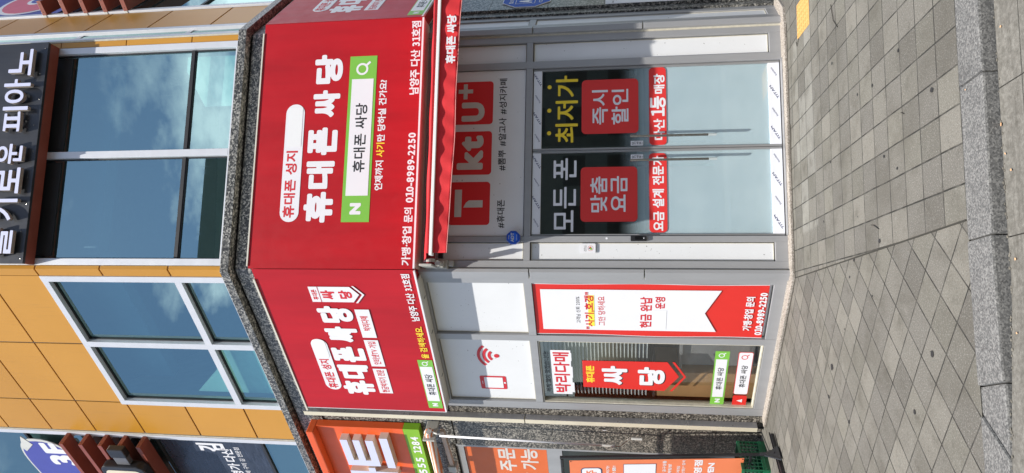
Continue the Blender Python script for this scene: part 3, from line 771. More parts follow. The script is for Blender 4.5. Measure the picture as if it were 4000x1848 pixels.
# corner posts with sealed joints
k = math.tan(A / 2)
def corner_post(f_right):
    for z0, z1 in ((.02, 1.354), (1.366, 2.478), (2.490, 3.62)):
        bm = bmesh.new()
        if not f_right: plan(bm, [wp('L', .074, -.05), wp('L', .074, .034), (-k * .034, -.034), (.020, -.034), (.020, .05)], z0, z1)
        else: plan(bm, [(2.475, .05), (2.475, -.034), (2.532, -.034), wp('S', .020, .004), wp('S', .030, -.05)], z0, z1)
        obj('corner_post', bm, ALU, SF, .003)
    bm = bmesh.new()
    if not f_right: plan(bm, [wp('L', .092, -.06), wp('L', .092, -.008), (0, 0), (.033, .006), (.033, .06)], .02, 3.62)
    else: plan(bm, [(2.451, .06), (2.451, .006), (2.55, .002), wp('S', .042, -.008), wp('S', .042, -.06)], .02, 3.62)
    obj('post_seal', bm, CREAM, SF)
corner_post(False); corner_post(True)
# left face
M_('L', .090, .160, .02, 3.62); M_('L', .897, .980, .02, 3.62); M_('L', 1.988, 2.102, .02, 3.62)
M_('L', .160, .897, 2.476, 2.558, -.003); M_('L', .980, 1.988, 2.476, 2.558, -.003)
M_('L', .160, .897, .02, .135, -.003); M_('L', .980, 1.988, .02, .130, -.003)
M_('L', .160, .897, 3.57, 3.62, -.003); M_('L', .980, 1.988, 3.57, 3.62, -.003)
panel('L', .166, .891, 2.564, 3.565); LP2 = panel('L', .986, 1.982, 2.564, 3.565)
panel('L', .166, .891, .140, 2.470, -.055)
# right face return
M_('S', .043, .085, .02, 3.62, -.004); M_('S', .255, .335, .02, 3.62)
M_('S', .085, .255, 2.47, 2.54, -.003); M_('S', .085, .255, .02, .125, -.003); M_('S', .085, .255, 3.57, 3.62, -.003)
panel('S', .089, .251, .13, 2.465, -.018); panel('S', .089, .251, 2.546, 3.565, -.018)
# stone step under the front
bm = bmesh.new()
plan(bm, [wp('L', 2.15, .11), (-k * .11 - .02, -.11), (2.40, -.14), (2.60, -.10), wp('S', .36, .10), wp('S', .36, -.1), (2.55, .1), (0, .1), wp('L', 2.15, -.1)], -.02, .026); obj('step', bm, GRANS, SF, .008)
bm = bmesh.new(); plan(bm, [(.352, -.045), (2.103, -.045), (2.103, .05), (.352, .05)], .0262, .034); obj('threshold', bm, ALUD, SF)

# phone and wifi pictogram on the left transom panel
D0 = -.0382
PH = REDTXT
PR('phone_symbol', 'L', rrect(1.600, 1.820, 2.885, 3.190, .020), D0, D0 + .0012, PH, SF)
PR('phone_screen', 'L', rrect(1.622, 1.798, 2.925, 3.140, .002, 2), D0 + .002, D0 + .0032, WHITE, SF)
PR('phone_button', 'L', circle(1.71, 2.904, .013), D0 + .002, D0 + .0032, WHITE, SF)
PR('phone_speaker', 'L', rrect(1.685, 1.735, 3.160, 3.166, .002, 2), D0 + .002, D0 + .0032, WHITE, SF)
wc = (1.267, 2.955)
PR('wifi_dot', 'L', circle(*wc, .030), D0, D0 + .0012, PH, SF)
for r_ in (.085, .145, .205):
    n = 20; th = .017
    o_ = [(wc[0] + (r_ + th) * math.cos(math.radians(42 + 96 * i / n)), wc[1] + (r_ + th) * math.sin(math.radians(42 + 96 * i / n))) for i in range(n + 1)]
    i_ = [(wc[0] + (r_ - th) * math.cos(math.radians(42 + 96 * i / n)), wc[1] + (r_ - th) * math.sin(math.radians(42 + 96 * i / n))) for i in range(n + 1)]
    bm = bmesh.new()
    for i in range(n): bm.faces.new([bm.verts.new(P('L', s, D0 + .0012, z)) for s, z in (o_[i], o_[i + 1], i_[i + 1], i_[i])])
    bmesh.ops.remove_doubles(bm, verts=bm.verts[:], dist=1e-5); obj('wifi_arc', bm, PH, SF)

# carrier squares and hash tags on the transom panel
D1 = -.0188
for s0, s1, z0, z1 in ((.469, .915, 2.902, 3.332), (.992, 1.450, 2.896, 3.318), (1.526, 1.987, 2.892, 3.304)):
    flat('logo_square', 'F', rrect(s0, s1, z0, z1, .035), D1, LOGORED, SIGNP)
flat('logo_mark', 'F', [(.552, 3.196), (.836, 3.194), (.836, 3.268), (.552, 3.268)], D1 + .002, CABW, SIGNP)
flat('logo_mark', 'F', [(.650, 2.976), (.724, 2.976), (.724, 3.118), (.700, 3.150), (.650, 3.176)], D1 + .002, CABW, SIGNP)
text('kt', 'F', D1 + .002, 1.045, 1.405, 2.982, 3.259, CABW, .055, SIGNP)
text('U', 'F', D1 + .002, 1.558, 1.764, 2.980, 3.223, CABW, .055, SIGNP)
flat('logo_mark', 'F', [(1.800, 3.166), (1.963, 3.166), (1.963, 3.208), (1.800, 3.208)], D1 + .002, CABW, SIGNP)
flat('logo_mark', 'F', [(1.862, 3.108), (1.904, 3.108), (1.904, 3.262), (1.862, 3.262)], D1 + .0034, CABW, SIGNP)
for s, s0, s1 in (('#휴대폰', .437, .727), ('#뽐뿌', 1.031, 1.246), ('#알고사', 1.288, 1.588), ('#성지카페', 1.628, 2.012)):
    text(s, 'F', D1, s0, s1, 2.748, 2.828, 'k', .016, SIGNP)

# double glass doors
GD = -.045
def door(s0, s1, hs, right):
    bm = bmesh.new(); t = .021
    box(bm, 'F', s0, s0 + t, -.06, -.028, .042, 2.472); box(bm, 'F', s1 - t, s1, -.06, -.028, .042, 2.472)
    d = obj('glass_door', bm, ALUD, SF, .003)
    B('head_rail', 'F', s0 + t, s1 - t, -.061, -.027, 2.386, 2.472, FILMW, d, .003)
    B('kick_rail', 'F', s0 + t, s1 - t, -.061, -.027, .042, .146, FILMW, d, .003)
    PR('pane', 'F', [(s0 + t, .146), (s1 - t, .146), (s1 - t, 2.386), (s0 + t, 2.386)], -.048, GD, SGLASS, d)
    PR('film', 'F', [(s0 + t, .147), (s1 - t, .147), (s1 - t, 2.385), (s0 + t, 2.385)], -.0495, -.0492, FILM, d)
    # maker's marks printed on the protective film
    for z0, zz, seq in ((2.392, 2.466, 1), (.055, .138, 0)):
        n = 4
        for i in range(n):
            c = s0 + t + (i + .55) * (s1 - s0 - 2 * t) / n
            if i % 2 == seq: film_mark(d, 'TITAM', c, (z0 + zz) / 2, .15, .022, .028)
            else: film_mark(d, 'Stainless', c, (z0 + zz) / 2, .095, .016, .006)
    bm = bmesh.new()
    tube(bm, [(hs, -.075, .745), (hs, -.075, 1.492)], .0125, 14); obj('handle', bm, STEEL, d, smooth=False)
    bm = bmesh.new()
    for z in (.90, 1.335): tube(bm, [(hs, -.045, z), (hs, -.066, z)], .006, 10)
    obj('handle_mount', bm, STEEL, d)
    bm = bmesh.new(); tube(bm, [(hs, -.075, .745), (hs, -.075, .668)], .0128, 14); obj('handle_sleeve', bm, mat('clear grey sleeve', (.42, .47, .47), .3), d)
    return d
def film_mark(d, s, c, z, wd, ht, wt):
    bm = text_bm(s, 'F', -.0262, -wd / 2, wd / 2, -ht / 2, ht / 2, wt)
    a = math.radians(32); ca, sa = math.cos(a), math.sin(a)
    for v in bm.verts:
        x, z_ = v.co.x, v.co.z; v.co.x = c + x * ca - z_ * sa; v.co.z = z + x * sa + z_ * ca
    zlo, zhi = (2.389, 2.470) if z > 1 else (.045, .144)
    for v in bm.verts: v.co -= ROOT[d.name]
    for co, no in (((0, 0, zlo), (0, 0, -1)), ((0, 0, zhi), (0, 0, 1))):
        bmesh.ops.bisect_plane(bm, geom=bm.verts[:] + bm.edges[:] + bm.faces[:], plane_co=Vector(co) - Vector((0, 0, ROOT[d.name].z)), plane_no=no, clear_outer=True)
    me = bpy.data.meshes.new('film_print'); bm.to_mesh(me); bm.free(); me.materials.append(NAVY)
    o = bpy.data.objects.new('film_print', me); C.objects.link(o); o.parent = d; ROOT[o.name] = ROOT[d.name]
dL = door(.354, 1.228, 1.092, False); dR = door(1.233, 2.101, 1.334, True)
E1, E2, E3 = GD + .0012, GD + .003, GD + .005
DOORRED = mat('door decal red', (.66, .030, .028), .5, var=.03)
# left leaf
text('모든', 'F', E1, .399, .857, 2.030, 2.258, 'w', .012, dL); text('폰', 'F', E1, .929, 1.154, 2.026, 2.258, 'w', .012, dL)
flat('decal', 'F', rrect(.500, 1.057, 1.423, 1.984, .045), E1, DOORRED, dL)
text('맞춤', 'F', E2 + .0004, .595, .959, 1.718, 1.888, 'w', .018, dL); text('요금', 'F', E2 + .0004, .598, .960, 1.520, 1.685, 'w', .018, dL)
flat('decal', 'F', rrect(.391, 1.188, 1.135, 1.308, .04), E1, DOORRED, dL); text('요금 설계 전문가', 'F', E2 + .0004, .406, 1.160, 1.163, 1.276, 'w', .03, dL)
# right leaf
text('최저가', 'F', E1, 1.315, 2.028, 2.016, 2.245, 'y', .018, dR)
for c in (1.42, 1.659, 1.91): flat('decal_dot', 'F', circle(c, 2.309, .0215), E1, YELLOW, dR)
flat('decal', 'F', rrect(1.402, 1.972, 1.408, 1.978, .045), E1, DOORRED, dR)
text('즉시', 'F', E2 + .0004, 1.498, 1.861, 1.712, 1.874, 'w', .018, dR); text('할인', 'F', E2 + .0004, 1.495, 1.865, 1.507, 1.676, 'w', .018, dR)
flat('decal', 'F', rrect(1.272, 2.080, 1.133, 1.302, .04), E1, DOORRED, dR)
text('다산', 'F', E2 + .0004, 1.323, 1.542, 1.149, 1.260, 'w', .03, dR); text('1등', 'F', E2 + .0004, 1.569, 1.777, 1.137, 1.293, 'w', .034, dR); text('매장', 'F', E2 + .0004, 1.803, 2.012, 1.146, 1.256, 'w', .034, dR)
for d, s0, s1 in ((dL, 1.130, 1.179), (dR, 1.271, 1.320)):
    flat('pull_label', 'F', rrect(s0, s1, 1.363, 1.486, .003, 3), E1, WHITE, d)
    for q, ch in enumerate('당기세요'): text(ch, 'F', E2 + .0004, s0 + .010, s1 - .010, 1.455 - q * .023 - .0, 1.455 - q * .023 + .020, 'k', .02, d)
    text('PULL', 'F', E2 + .0004, s0 + .016, s1 - .016, 1.370, 1.377, 'k', .02, d)

# left shop window with vinyl
SW = B('shop_window', 'L', .984, .998, -.07, -.012, .136, 2.472, CREAM, SF)
bm = bmesh.new(); box(bm, 'L', 1.972, 1.984, -.07, -.012, .136, 2.472); box(bm, 'L', .998, 1.972, -.07, -.013, .136, .150); box(bm, 'L', .998, 1.972, -.07, -.013, 2.460, 2.472); obj('glazing_bead', bm, CREAM, SW)
PR('pane', 'L', [(.998, .150), (1.972, .150), (1.972, 2.460), (.998, 2.460)], -.052, -.048, SGLASS, SW)
X1 = -.0468
text('싸게 많이 팔겠습니다!', 'L', X1, 1.851, 1.193, 2.370, 2.433, 'k', .008, SW)
bp = [(1.881, 2.352), (1.161, 2.352), (1.161, 2.132), (1.20, 2.132), (1.20, 2.124), (1.33, 2.124), (1.33, 2.132), (1.42, 2.132), (1.42, 2.118), (1.60, 2.118), (1.60, 2.126), (1.68, 2.126), (1.68, 2.108), (1.845, 2.108), (1.845, 2.135), (1.881, 2.135)]
flat('decal', 'L', bp, X1, WHITE, SW); text('박리다매', 'L', X1 + .0018, 1.852, 1.193, 2.150, 2.328, 'r', .03, SW)
flat('decal', 'L', [(1.748, 2.007), (1.316, 2.007), (1.312, 1.09), (1.540, .958), (1.778, 1.11)], X1, PAPERRED, SW)
text('휴대폰', 'L', X1 + .0018, 1.672, 1.393, 1.877, 1.973, 'y', .045, SW)
text('싸', 'L', X1 + .0018, 1.694 + .008, 1.390 + .008, 1.517 - .012, 1.796 - .012, 'k', .05, SW); text('당', 'L', X1 + .0018, 1.688 + .008, 1.395 + .008, 1.110 - .012, 1.403 - .012, 'k', .05, SW)
text('싸', 'L', X1 + .0032, 1.694, 1.390, 1.517, 1.796, 'w', .05, SW); text('당', 'L', X1 + .0032, 1.688, 1.395, 1.110, 1.403, 'w', .05, SW)
flat('chevron', 'L', [(1.310, 1.040), (1.540, .908), (1.780, 1.048), (1.780, 1.020), (1.540, .882), (1.310, 1.012)], X1, PAPERRED, SW)
flat('search_bar', 'L', [(1.976, .454), (1.125, .454), (1.125, .601), (1.976, .601)], X1, GREEN, SW); flat('search_field', 'L', [(1.848, .471), (1.246, .471), (1.246, .586), (1.848, .586)], X1 + .0018, WHITE, SW)
text('N', 'L', X1 + .0018, 1.943, 1.878, .497, .553, 'w', .07, SW); text('휴대폰 싸당', 'L', X1 + .0036, 1.727, 1.372, .494, .560, 'k', .02, SW); ring('search_lens', 'L', 1.187, .534, .032, .010, X1 + .0018, WHITE, SW, sgn=-1)
flat('search_bar', 'L', rrect(1.796, 1.131, .211, .363, .024), X1, PAPERRED, SW); flat('search_field', 'L', rrect(1.790, 1.137, .217, .357, .020), X1 + .0018, WHITE, SW)
text('휴대폰 싸당', 'L', X1 + .0036, 1.679, 1.329, .252, .318, 'k', .02, SW); ring('search_lens', 'L', 1.207, .298, .034, .009, X1 + .0036, PAPERRED, SW, sgn=-1)
flat('play_button', 'L', rrect(1.991, 1.815, .213, .362, .024), X1, PAPERRED, SW); flat('play_mark', 'L', [(1.928, .259), (1.876, .259), (1.902, .319)], X1 + .0018, WHITE, SW)

# ================================================================== RED SIGN BOXES
ZB, ZTOP = 3.622, 5.365
def sign(name, label, f, sa, sb, D, loc):
    """sa/sb: corners of the printed face at depth D, left to right in s"""
    t = thing(name, label, 'shop sign', loc); return t
FD, LD = .222, .172
cF = (-.011, -.222); cR = (2.623, -.222)
ZB0, ZT0 = 3.607, 5.357
kx = (cF[0], cF[1])
def Lfs(x, y):  # world -> (s,d) on the left face
    v = Vector((x, y, 0)); return v.dot(FACE['L'][1]), v.dot(FACE['L'][2])
sc_, dc_ = Lfs(*cF)
SOFF = mat('cream sign soffit', (.60, .57, .49), .55, var=.08, vscale=5, dirt=.35)
def sign_box(root, pts, zb=ZB, zt=ZTOP):
    bm = bmesh.new(); plan(bm, pts, zb + .004, zt - .004); obj('face_panel', bm, RED, root)
def edge_trim(root, f, s0, s1, d, zb, zt, m, name, w=.012):
    bm = bmesh.new(); box(bm, f, s0, s1, d - .16, d + .003, zb - .010, zb + .004); obj(name, bm, m, root)
# --- centre
SC = thing('shop_sign', 'wide red centre sign with big white lettering over the glass doors', 'shop sign', (1.3, -.08, 3.6))
sign_box(SC, [(cF[0] + .003, 0), (cF[0] + .003, cF[1]), (cR[0] - .003, cR[1]), (cR[0] - .003, 0)], ZB0, 5.357)
B('white_trim', 'C', .004, 2.640, .200, FD + .004, ZB - .012, ZB + .006, WHITE, SC)
B('soffit', 'C', .01, 2.635, .0, .200, ZB - .010, ZB + .0, SOFF, SC)
B('top_cap', 'C', .02, 2.54, .0, FD + .010, 5.383, 5.398, SOFF, SC)
d = FD + .0014
flat('pill', 'C', rrect(.478, 1.735, 4.866, 5.072, .10), d, WHITE, SC); text('휴대폰 성지', 'C', d + .002, .522, 1.231, 4.915, 5.043, 'r', .03, SC)
flat('cover_patch', 'C', rrect(1.277, 1.698, 4.886, 5.034, .004, 2), d + .002, PATCH, SC)
text('휴', 'C', d, .470, .790, 4.500, 4.815, 'w', .056, SC); text('대', 'C', d, .822, 1.115, 4.504, 4.810, 'w', .054, SC); text('폰', 'C', d, 1.180, 1.475, 4.490, 4.812, 'w', .054, SC)
text('싸', 'C', d, 1.587, 1.880, 4.485, 4.780, 'w', .054, SC); text('당', 'C', d, 1.950, 2.272, 4.472, 4.784, 'w', .056, SC)
sb = flat('search_bar', 'C', [(.473, 4.105), (2.240, 4.100), (2.240, 4.395), (.473, 4.403)], d, GREEN, SC)
flat('search_field', 'C', [(.746, 4.130), (1.989, 4.128), (1.989, 4.364), (.746, 4.368)], d + .002, WHITE, sb)
text('N', 'C', d + .002, .551, .670, 4.198, 4.316, 'w', .075, sb); text('휴대폰 싸당', 'C', d + .004, .989, 1.726, 4.180, 4.309, 'k', .018, sb); ring('search_lens', 'C', 2.098, 4.258, .066, .022, d + .002, WHITE, sb)
text('언제까지', 'C', d, .799, 1.110, 3.981, 4.067, 'w', .03, SC); text('사기', 'C', d, 1.148, 1.299, 3.978, 4.066, 'y', .03, SC); text('만 당하실 건가요?', 'C', d, 1.312, 1.972, 3.978, 4.064, 'w', .03, SC)
text('가맹·창업', 'C', d, .033, .425, 3.654, 3.750, 'w', .03, SC); text('문의', 'C', d, .466, .618, 3.648, 3.742, 'w', .03, SC); text('010-8989-2250', 'C', d, .669, 1.396, 3.650, 3.732, 'w', .035, SC); text('남양주 다산 31호점', 'C', d, 1.802, 2.602, 3.638, 3.741, 'w', .03, SC)
# --- left and right use one layout (u = distance from the outer left edge)
def side_sign(root, f, su, D, u_max, zt):
    """su(u): maps layout u to s on this face"""
    d = D + .0014
    T = lambda s, a, b, z0, z1, c='w', wt=.03, par=root, dd=d: text(s, f, dd, su(a), su(b), z0, z1, c, wt, par)
    Fp = lambda n, pts, m, dd=d, par=root: flat(n, f, [(su(u), z) for u, z in pts], dd, m, par)
    def rr(a, b, z0, z1, r): return rrect(a, b, z0, z1, r)
    Fp('pill', rr(.335, 1.172, 4.808, 4.998, .094), WHITE); T('휴대폰 성지', .362, .852, 4.850, 4.968, 'r', .03, dd=d + .002); Fp('cover_patch', rr(.870, 1.165, 4.826, 4.982, .05), PATCH, d + .002)
    T('휴', .258, .505, 4.412, 4.788, 'w', .054); T('대', .535, .765, 4.416, 4.780, 'w', .052); T('폰', .812, 1.058, 4.402, 4.782, 'w', .052); T('싸', 1.130, 1.368, 4.408, 4.780, 'w', .052); T('당', 1.425, 1.668, 4.400, 4.788, 'w', .054)
    Fp('emblem', [(1.728, 4.797), (1.940, 4.797), (1.940, 4.345), (1.834, 4.262), (1.728, 4.345)], WHITE)
    Fp('emblem_chevron', [(1.716, 4.322), (1.834, 4.230), (1.952, 4.322), (1.952, 4.300), (1.834, 4.206), (1.716, 4.300)], WHITE)
    Fp('emblem_line', [(1.728, 4.700), (1.940, 4.700), (1.940, 4.694), (1.728, 4.694)], REDTXT, d + .002)
    T('휴대폰', 1.760, 1.902, 4.718, 4.777, 'r', .03, dd=d + .002); T('싸', 1.765, 1.893, 4.526, 4.679, 'r', .045, dd=d + .002); T('당', 1.775, 1.893, 4.340, 4.485, 'r', .045, dd=d + .002)
    for a, b, tx, ta, tb in ((.297, .712, '현금박치기 전문', .312, .696), (.752, 1.170, '인터넷TV 가입', .784, 1.148), (1.208, 1.625, '박리다매', 1.315, 1.530)):
        Fp('caption_box', [(a, 4.205), (b, 4.205), (b, 4.365), (a, 4.365)], WHITE); T(tx, ta, tb, 4.240, 4.328, 'r', .02, dd=d + .002)
    g = Fp('search_bar', [(.060, 3.645), (.875, 3.645), (.875, 3.815), (.060, 3.815)], GREEN); Fp('search_field', [(.188, 3.662), (.768, 3.662), (.768, 3.805), (.188, 3.805)], WHITE, d + .002, g)
    T('N', .092, .150, 3.696, 3.763, 'w', .075, g, d + .002); T('휴대폰 싸당', .292, .644, 3.685, 3.775, 'k', .018, g, d + .004); ring('search_lens', f, su(.814), 3.738, .034, .011, d + .002, WHITE, g, sgn=1 if su(1) > su(0) else -1)
    T('을 검색하세요.', .900, 1.388, 3.669, 3.755, 'y', .028); T('남양주 다산 31호점', 1.467, 2.118, 3.676, 3.766, 'w', .028)
sL = 2.062
SLf = thing('shop_sign', 'red side sign left of the doors with house shaped white emblem', 'shop sign', P('L', 1, .06, 3.6))
a0 = wp('D', sL, LD); a1 = wp('D', sL, 0.0)
sign_box(SLf, [a1, a0, (cF[0] - .004, cF[1] + .001), (cF[0] - .004, -.01)], ZB0, 5.321)
B('white_trim', 'D', -.10, sL + .004, LD - .02, LD + .004, ZB - .012, ZB + .006, WHITE, SLf); B('white_trim', 'D', sL + .0005, sL + .007, LD - .02, LD + .004, ZB + .0065, 5.345, WHITE, SLf)
B('soffit', 'D', .06, sL - .005, 0, LD - .02, ZB - .010, ZB, SOFF, SLf)
B('top_cap', 'D', .02, sL + .06, -.01, LD + .008, 5.352, 5.372, SOFF, SLf)
bm = bmesh.new()
for u, z, q in ((.35, 0, .05), (.85, 0, .06), (1.55, 0, .05)): box(bm, 'D', u, u + .012, .03, .03 + q, ZB - .0115, ZB - .010)
obj('soffit_slot', bm, DARK, SLf)
side_sign(SLf, 'D', lambda u: 2.058 - u, LD, 2.1, 5.35)
SRg = thing('shop_sign', 'red side sign turned away from the sun, right of the wide centre sign', 'shop sign', P('R', 1, .06, 3.6))
v = Vector((cR[0] - W, cR[1], 0)); sR0, dR0 = v.dot(FACE['R'][1]), v.dot(FACE['R'][2])
sign_box(SRg, [(cR[0] + .002, -.01), (cR[0] + .002, cR[1] + .001), wp('R', sR0 + 2.15, dR0), wp('R', sR0 + 2.15, 0)], ZB0, 5.357)
B('white_trim', 'R', sR0 + .02, sR0 + 2.15, dR0 - .02, dR0 + .004, ZB - .012, ZB + .006, WHITE, SRg)
B('soffit', 'R', .06, sR0 + 2.14, 0, dR0 - .02, ZB - .010, ZB, SOFF, SRg)
FACE['E'] = FACE['R']
side_sign(SRg, 'E', lambda u: sR0 + .01 + u * .9926, dR0, 2.1, 5.385)

# ================================================================== AWNING
AW = thing('awning', 'half closed red fabric awning with white front bar over the doors', 'awning', (1.3, -.1, 3.4))
S0, S1, DA = .085, 2.72, .70
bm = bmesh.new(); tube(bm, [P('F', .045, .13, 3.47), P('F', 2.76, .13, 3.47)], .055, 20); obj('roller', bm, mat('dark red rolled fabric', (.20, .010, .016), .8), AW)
bm = bmesh.new(); n, mS = 8, 40
def aw(s, t): return P('F', s, .14 + (DA - .15) * t, 3.525 - (3.525 - 3.350) * t - .010 * math.sin(PI * t) * (1 + .4 * math.sin(s * 5)) + .004 * math.sin(s * 9))
g = [[bm.verts.new(aw(S0 + (S1 - S0) * i / mS, j / n)) for j in range(n + 1)] for i in range(mS + 1)]
g2 = [[bm.verts.new(aw(S0 + (S1 - S0) * i / mS, j / n) - Vector((0, 0, .002))) for j in range(n + 1)] for i in range(mS + 1)]
for i in range(mS):
    for j in range(n): bm.faces.new((g[i][j], g[i + 1][j], g[i + 1][j + 1], g[i][j + 1])); bm.faces.new((g2[i][j], g2[i][j + 1], g2[i + 1][j + 1], g2[i + 1][j]))
obj('canopy', bm, AWRED, AW, smooth=True)
bm = bmesh.new(); tube(bm, [P('F', S0 + .01, DA - .012, 3.338), P('F', S1, DA - .012, 3.345)], .021, 14); obj('fabric_hem', bm, AWRED, AW, smooth=True)
bm = bmesh.new(); box(bm, 'F', S0 - .01, S1 + .02, DA - .055, DA + .012, 3.290, 3.320); obj('front_bar', bm, mat('white powder coat', (.80, .80, .78), .4, var=.02), AW, .004)
def valz(s): return 3.150 - .024 * (s - .1) + .006 * math.sin(s * 3.7 + .6)
bm = bmesh.new(); m_ = 110; rows = 8; vv = []
for i in range(m_ + 1):
    s = S0 + .012 + (S1 - S0 - .02) * i / m_; zb = valz(s); col = []
    for j in range(rows + 1):
        q = j / rows; dd = DA - .012 + .004 * q * math.sin(s * 21) + .010 * q * math.sin(s * 8.3 + 1) + .006 * math.sin(q * PI) * math.sin(s * 34)
        col.append((s, dd, 3.292 + (zb - 3.292) * q))
    vv.append(col)
fr = [[bm.verts.new(P('F', s, d_, z)) for s, d_, z in c] for c in vv]; bk = [[bm.verts.new(P('F', s, d_ - .003, z)) for s, d_, z in c] for c in vv]
for i in range(m_):
    for j in range(rows): bm.faces.new((fr[i][j], fr[i + 1][j], fr[i + 1][j + 1], fr[i][j + 1])); bm.faces.new((bk[i][j], bk[i][j + 1], bk[i + 1][j + 1], bk[i + 1][j]))
    bm.faces.new((fr[i][rows], fr[i + 1][rows], bk[i + 1][rows], bk[i][rows]))
for i in (0, m_):
    for j in range(rows): bm.faces.new((fr[i][j], fr[i][j + 1], bk[i][j + 1], bk[i][j]))
val = obj('valance', bm, AWRED, AW, smooth=True)
bm = bmesh.new(); tube(bm, [P('F', S0 + .012 + (S1 - S0 - .02) * i / 60, DA - .010 + .010 * math.sin((S0 + .012 + (S1 - S0 - .02) * i / 60) * 8.3 + 1), valz(S0 + .012 + (S1 - S0 - .02) * i / 60) + .001) for i in range(61)], .0035, 6); obj('piping', bm, mat('pink piping', (.70, .30, .28), .7), val)
text('휴대폰 싸당', 'F', DA + .012, 1.899, 2.388, 3.132, 3.226, 'w', .046, val)
# end bracket, arm and gear of the awning
GREYM = mat('weathered bracket paint', (.42, .41, .37), .5, var=.1, dirt=.4)
bm = bmesh.new(); box(bm, 'F', .018, .040, .0, .30, 3.40, 3.53); obj('end_plate', bm, GREYM, AW, .006)
bm = bmesh.new(); box(bm, 'F', .012, .105, .01, .075, 3.30, 3.44); box(bm, 'F', .02, .09, .075, .13, 3.33, 3.40); box(bm, 'F', .04, .10, .01, .06, 3.245, 3.298); obj('wall_bracket', bm, GREYM, AW, .006)
bm = bmesh.new(); tube(bm, [P('F', .052, .16, 3.36), P('F', .048, .24, 3.36)], .028, 14); obj('gear_case', bm, GREYM, AW)
bm = bmesh.new(); tube(bm, [P('F', .070, .13, 3.47), P('F', .105, .13, 3.47)], .0575, 20); obj('roller_collar', bm, CABW, AW)
for j, s in enumerate((.40, 2.5)):
    bm = bmesh.new(); bar(bm, P('F', s, .10, 3.33), P('F', s + (.30 if j == 0 else -.30), .36, 3.325), .035, .05); obj('folding_arm', bm, GREYM, AW, .005)
    bm = bmesh.new(); bar(bm, P('F', s + (.30 if j == 0 else -.30), .37, 3.325), P('F', s + (.06 if j == 0 else -.06), .66, 3.305), .03, .04); obj('folding_arm', bm, GREYM, AW, .005)
bm = bmesh.new(); box(bm, 'F', .12, 2.52, .012, .05, 3.36, 3.405); obj('support_rail', bm, BLACKMET, AW)

# ================================================================== SMALL FITTINGS ON THE FRONT
def octagon(s, z, rx, rz): return [(s + rx * math.cos(a) / math.cos(PI / 8), z + rz * math.sin(a) / math.cos(PI / 8)) for a in [PI / 8 + k * PI / 4 for k in range(8)]]
AB = thing('alarm_box', 'small blue octagonal alarm box on the left door jamb', 'alarm box', P('F', .331, 0, 2.645))
PR('casing', 'F', octagon(.331, 2.645, .067, .067), .002, .050, BLUE, AB, .008)
PR('badge', 'F', octagon(.331, 2.645, .048, .048), .0502, .0525, mat('bright blue plastic', (.02, .12, .62), .2), AB)
text('ADT', 'F', .0545, .285, .378, 2.636, 2.668, CABW, .03, AB); text('우리집', 'F', .0545, .312, .350, 2.682, 2.694, CABW, .02, AB); text('WORLD NO.1', 'F', .0545, .300, .362, 2.606, 2.614, CABW, .02, AB)
AS = thing('alarm_sign', 'large blue octagonal security plate on the granite pillar right of the doors', 'security sign', P('R', .72, 0, 2.63))
PR('plate', 'R', octagon(.72, 2.62, .27, .27), .002, .010, mat('white plate edge', (.72, .72, .74), .4), AS)
PR('plate_face', 'R', octagon(.72, 2.62, .262, .262), .0102, .0116, BLUEE, AS)
for q in ((.55, .90, 2.735, 2.740), (.55, .90, 2.520, 2.525)): flat('plate_line', 'R', [(q[0], q[2]), (q[1], q[2]), (q[1], q[3]), (q[0], q[3])], .0126, WHITE, AS)
for q in ((.55, .555, 2.525, 2.735), (.895, .90, 2.525, 2.735)): flat('plate_line', 'R', [(q[0], q[2]), (q[1], q[2]), (q[1], q[3]), (q[0], q[3])], .0126, WHITE, AS)
text('ADT', 'R', .013, .575, .875, 2.555, 2.70, 'w', .045, AS); text('캡스경비구역', 'R', .013, .57, .88, 2.765, 2.815, 'w', .025, AS); text('CCTV 작동중', 'R', .013, .57, .88, 2.435, 2.485, 'w', .025, AS)
NT = thing('notice_sheet', 'white paper notice on the granite pillar right of the doors', 'notice', P('R', .6, 0, 1.4))
bm = bmesh.new(); box(bm, 'R', .425, 1.05, .002, .006, .93, 1.745); obj('sheet', bm, mat('white paper', (.74, .74, .75), .6), NT)
text('Good', 'R', .0072, .445, .50, 1.655, 1.675, 'k', .01, NT); text('관리사무소', 'R', .0072, .52, .92, 1.60, 1.66, 'k', .012, NT)
KL = thing('door_lock', 'black keypad lock on the grey jamb left of the glass doors', 'door lock', P('F', .325, 0, 1.42))
PR('casing', 'F', rrect(.297, .352, 1.340, 1.492, .006, 4), .001, .026, BLACKMET, KL, .004)
PR('slide_cover', 'F', rrect(.308, .342, 1.392, 1.452, .006, 4), .0262, .034, mat('gloss black', (.006, .006, .007), .15), KL, .002)
PR('indicator', 'F', circle(.325, 1.366, .005), .0262, .0272, WHITE, KL); 
ST = thing('sticker', 'small certificate sticker with fruit emblem on the left white panel', 'sticker', P('F', .232, 0, 1.91))
flat('paper', 'F', rrect(.184, .281, 1.830, 1.990, .012), -.0268, mat('sticker paper', (.70, .71, .74), .35), ST); flat('paper_face', 'F', rrect(.187, .278, 1.833, 1.987, .010), -.025, WHITE, ST)
ring('emblem_ring', 'F', .232, 1.882, .027, .0025, -.0232, REDTXT, ST, False); flat('emblem_fruit', 'F', circle(.226, 1.878, .010), -.0232, mat('leaf green', (.22, .50, .03), .5), ST); flat('emblem_fruit', 'F', circle(.240, 1.885, .008), -.0230, ORANGE, ST); flat('emblem_fruit', 'F', circle(.231, 1.894, .006), -.0228, NAVY, ST)
text('착한가격업소', 'F', -.0232, .200, .264, 1.922, 1.932, 'k', .01, ST); text('참여합니다', 'F', -.0232, .205, .258, 1.938, 1.946, 'k', .01, ST)
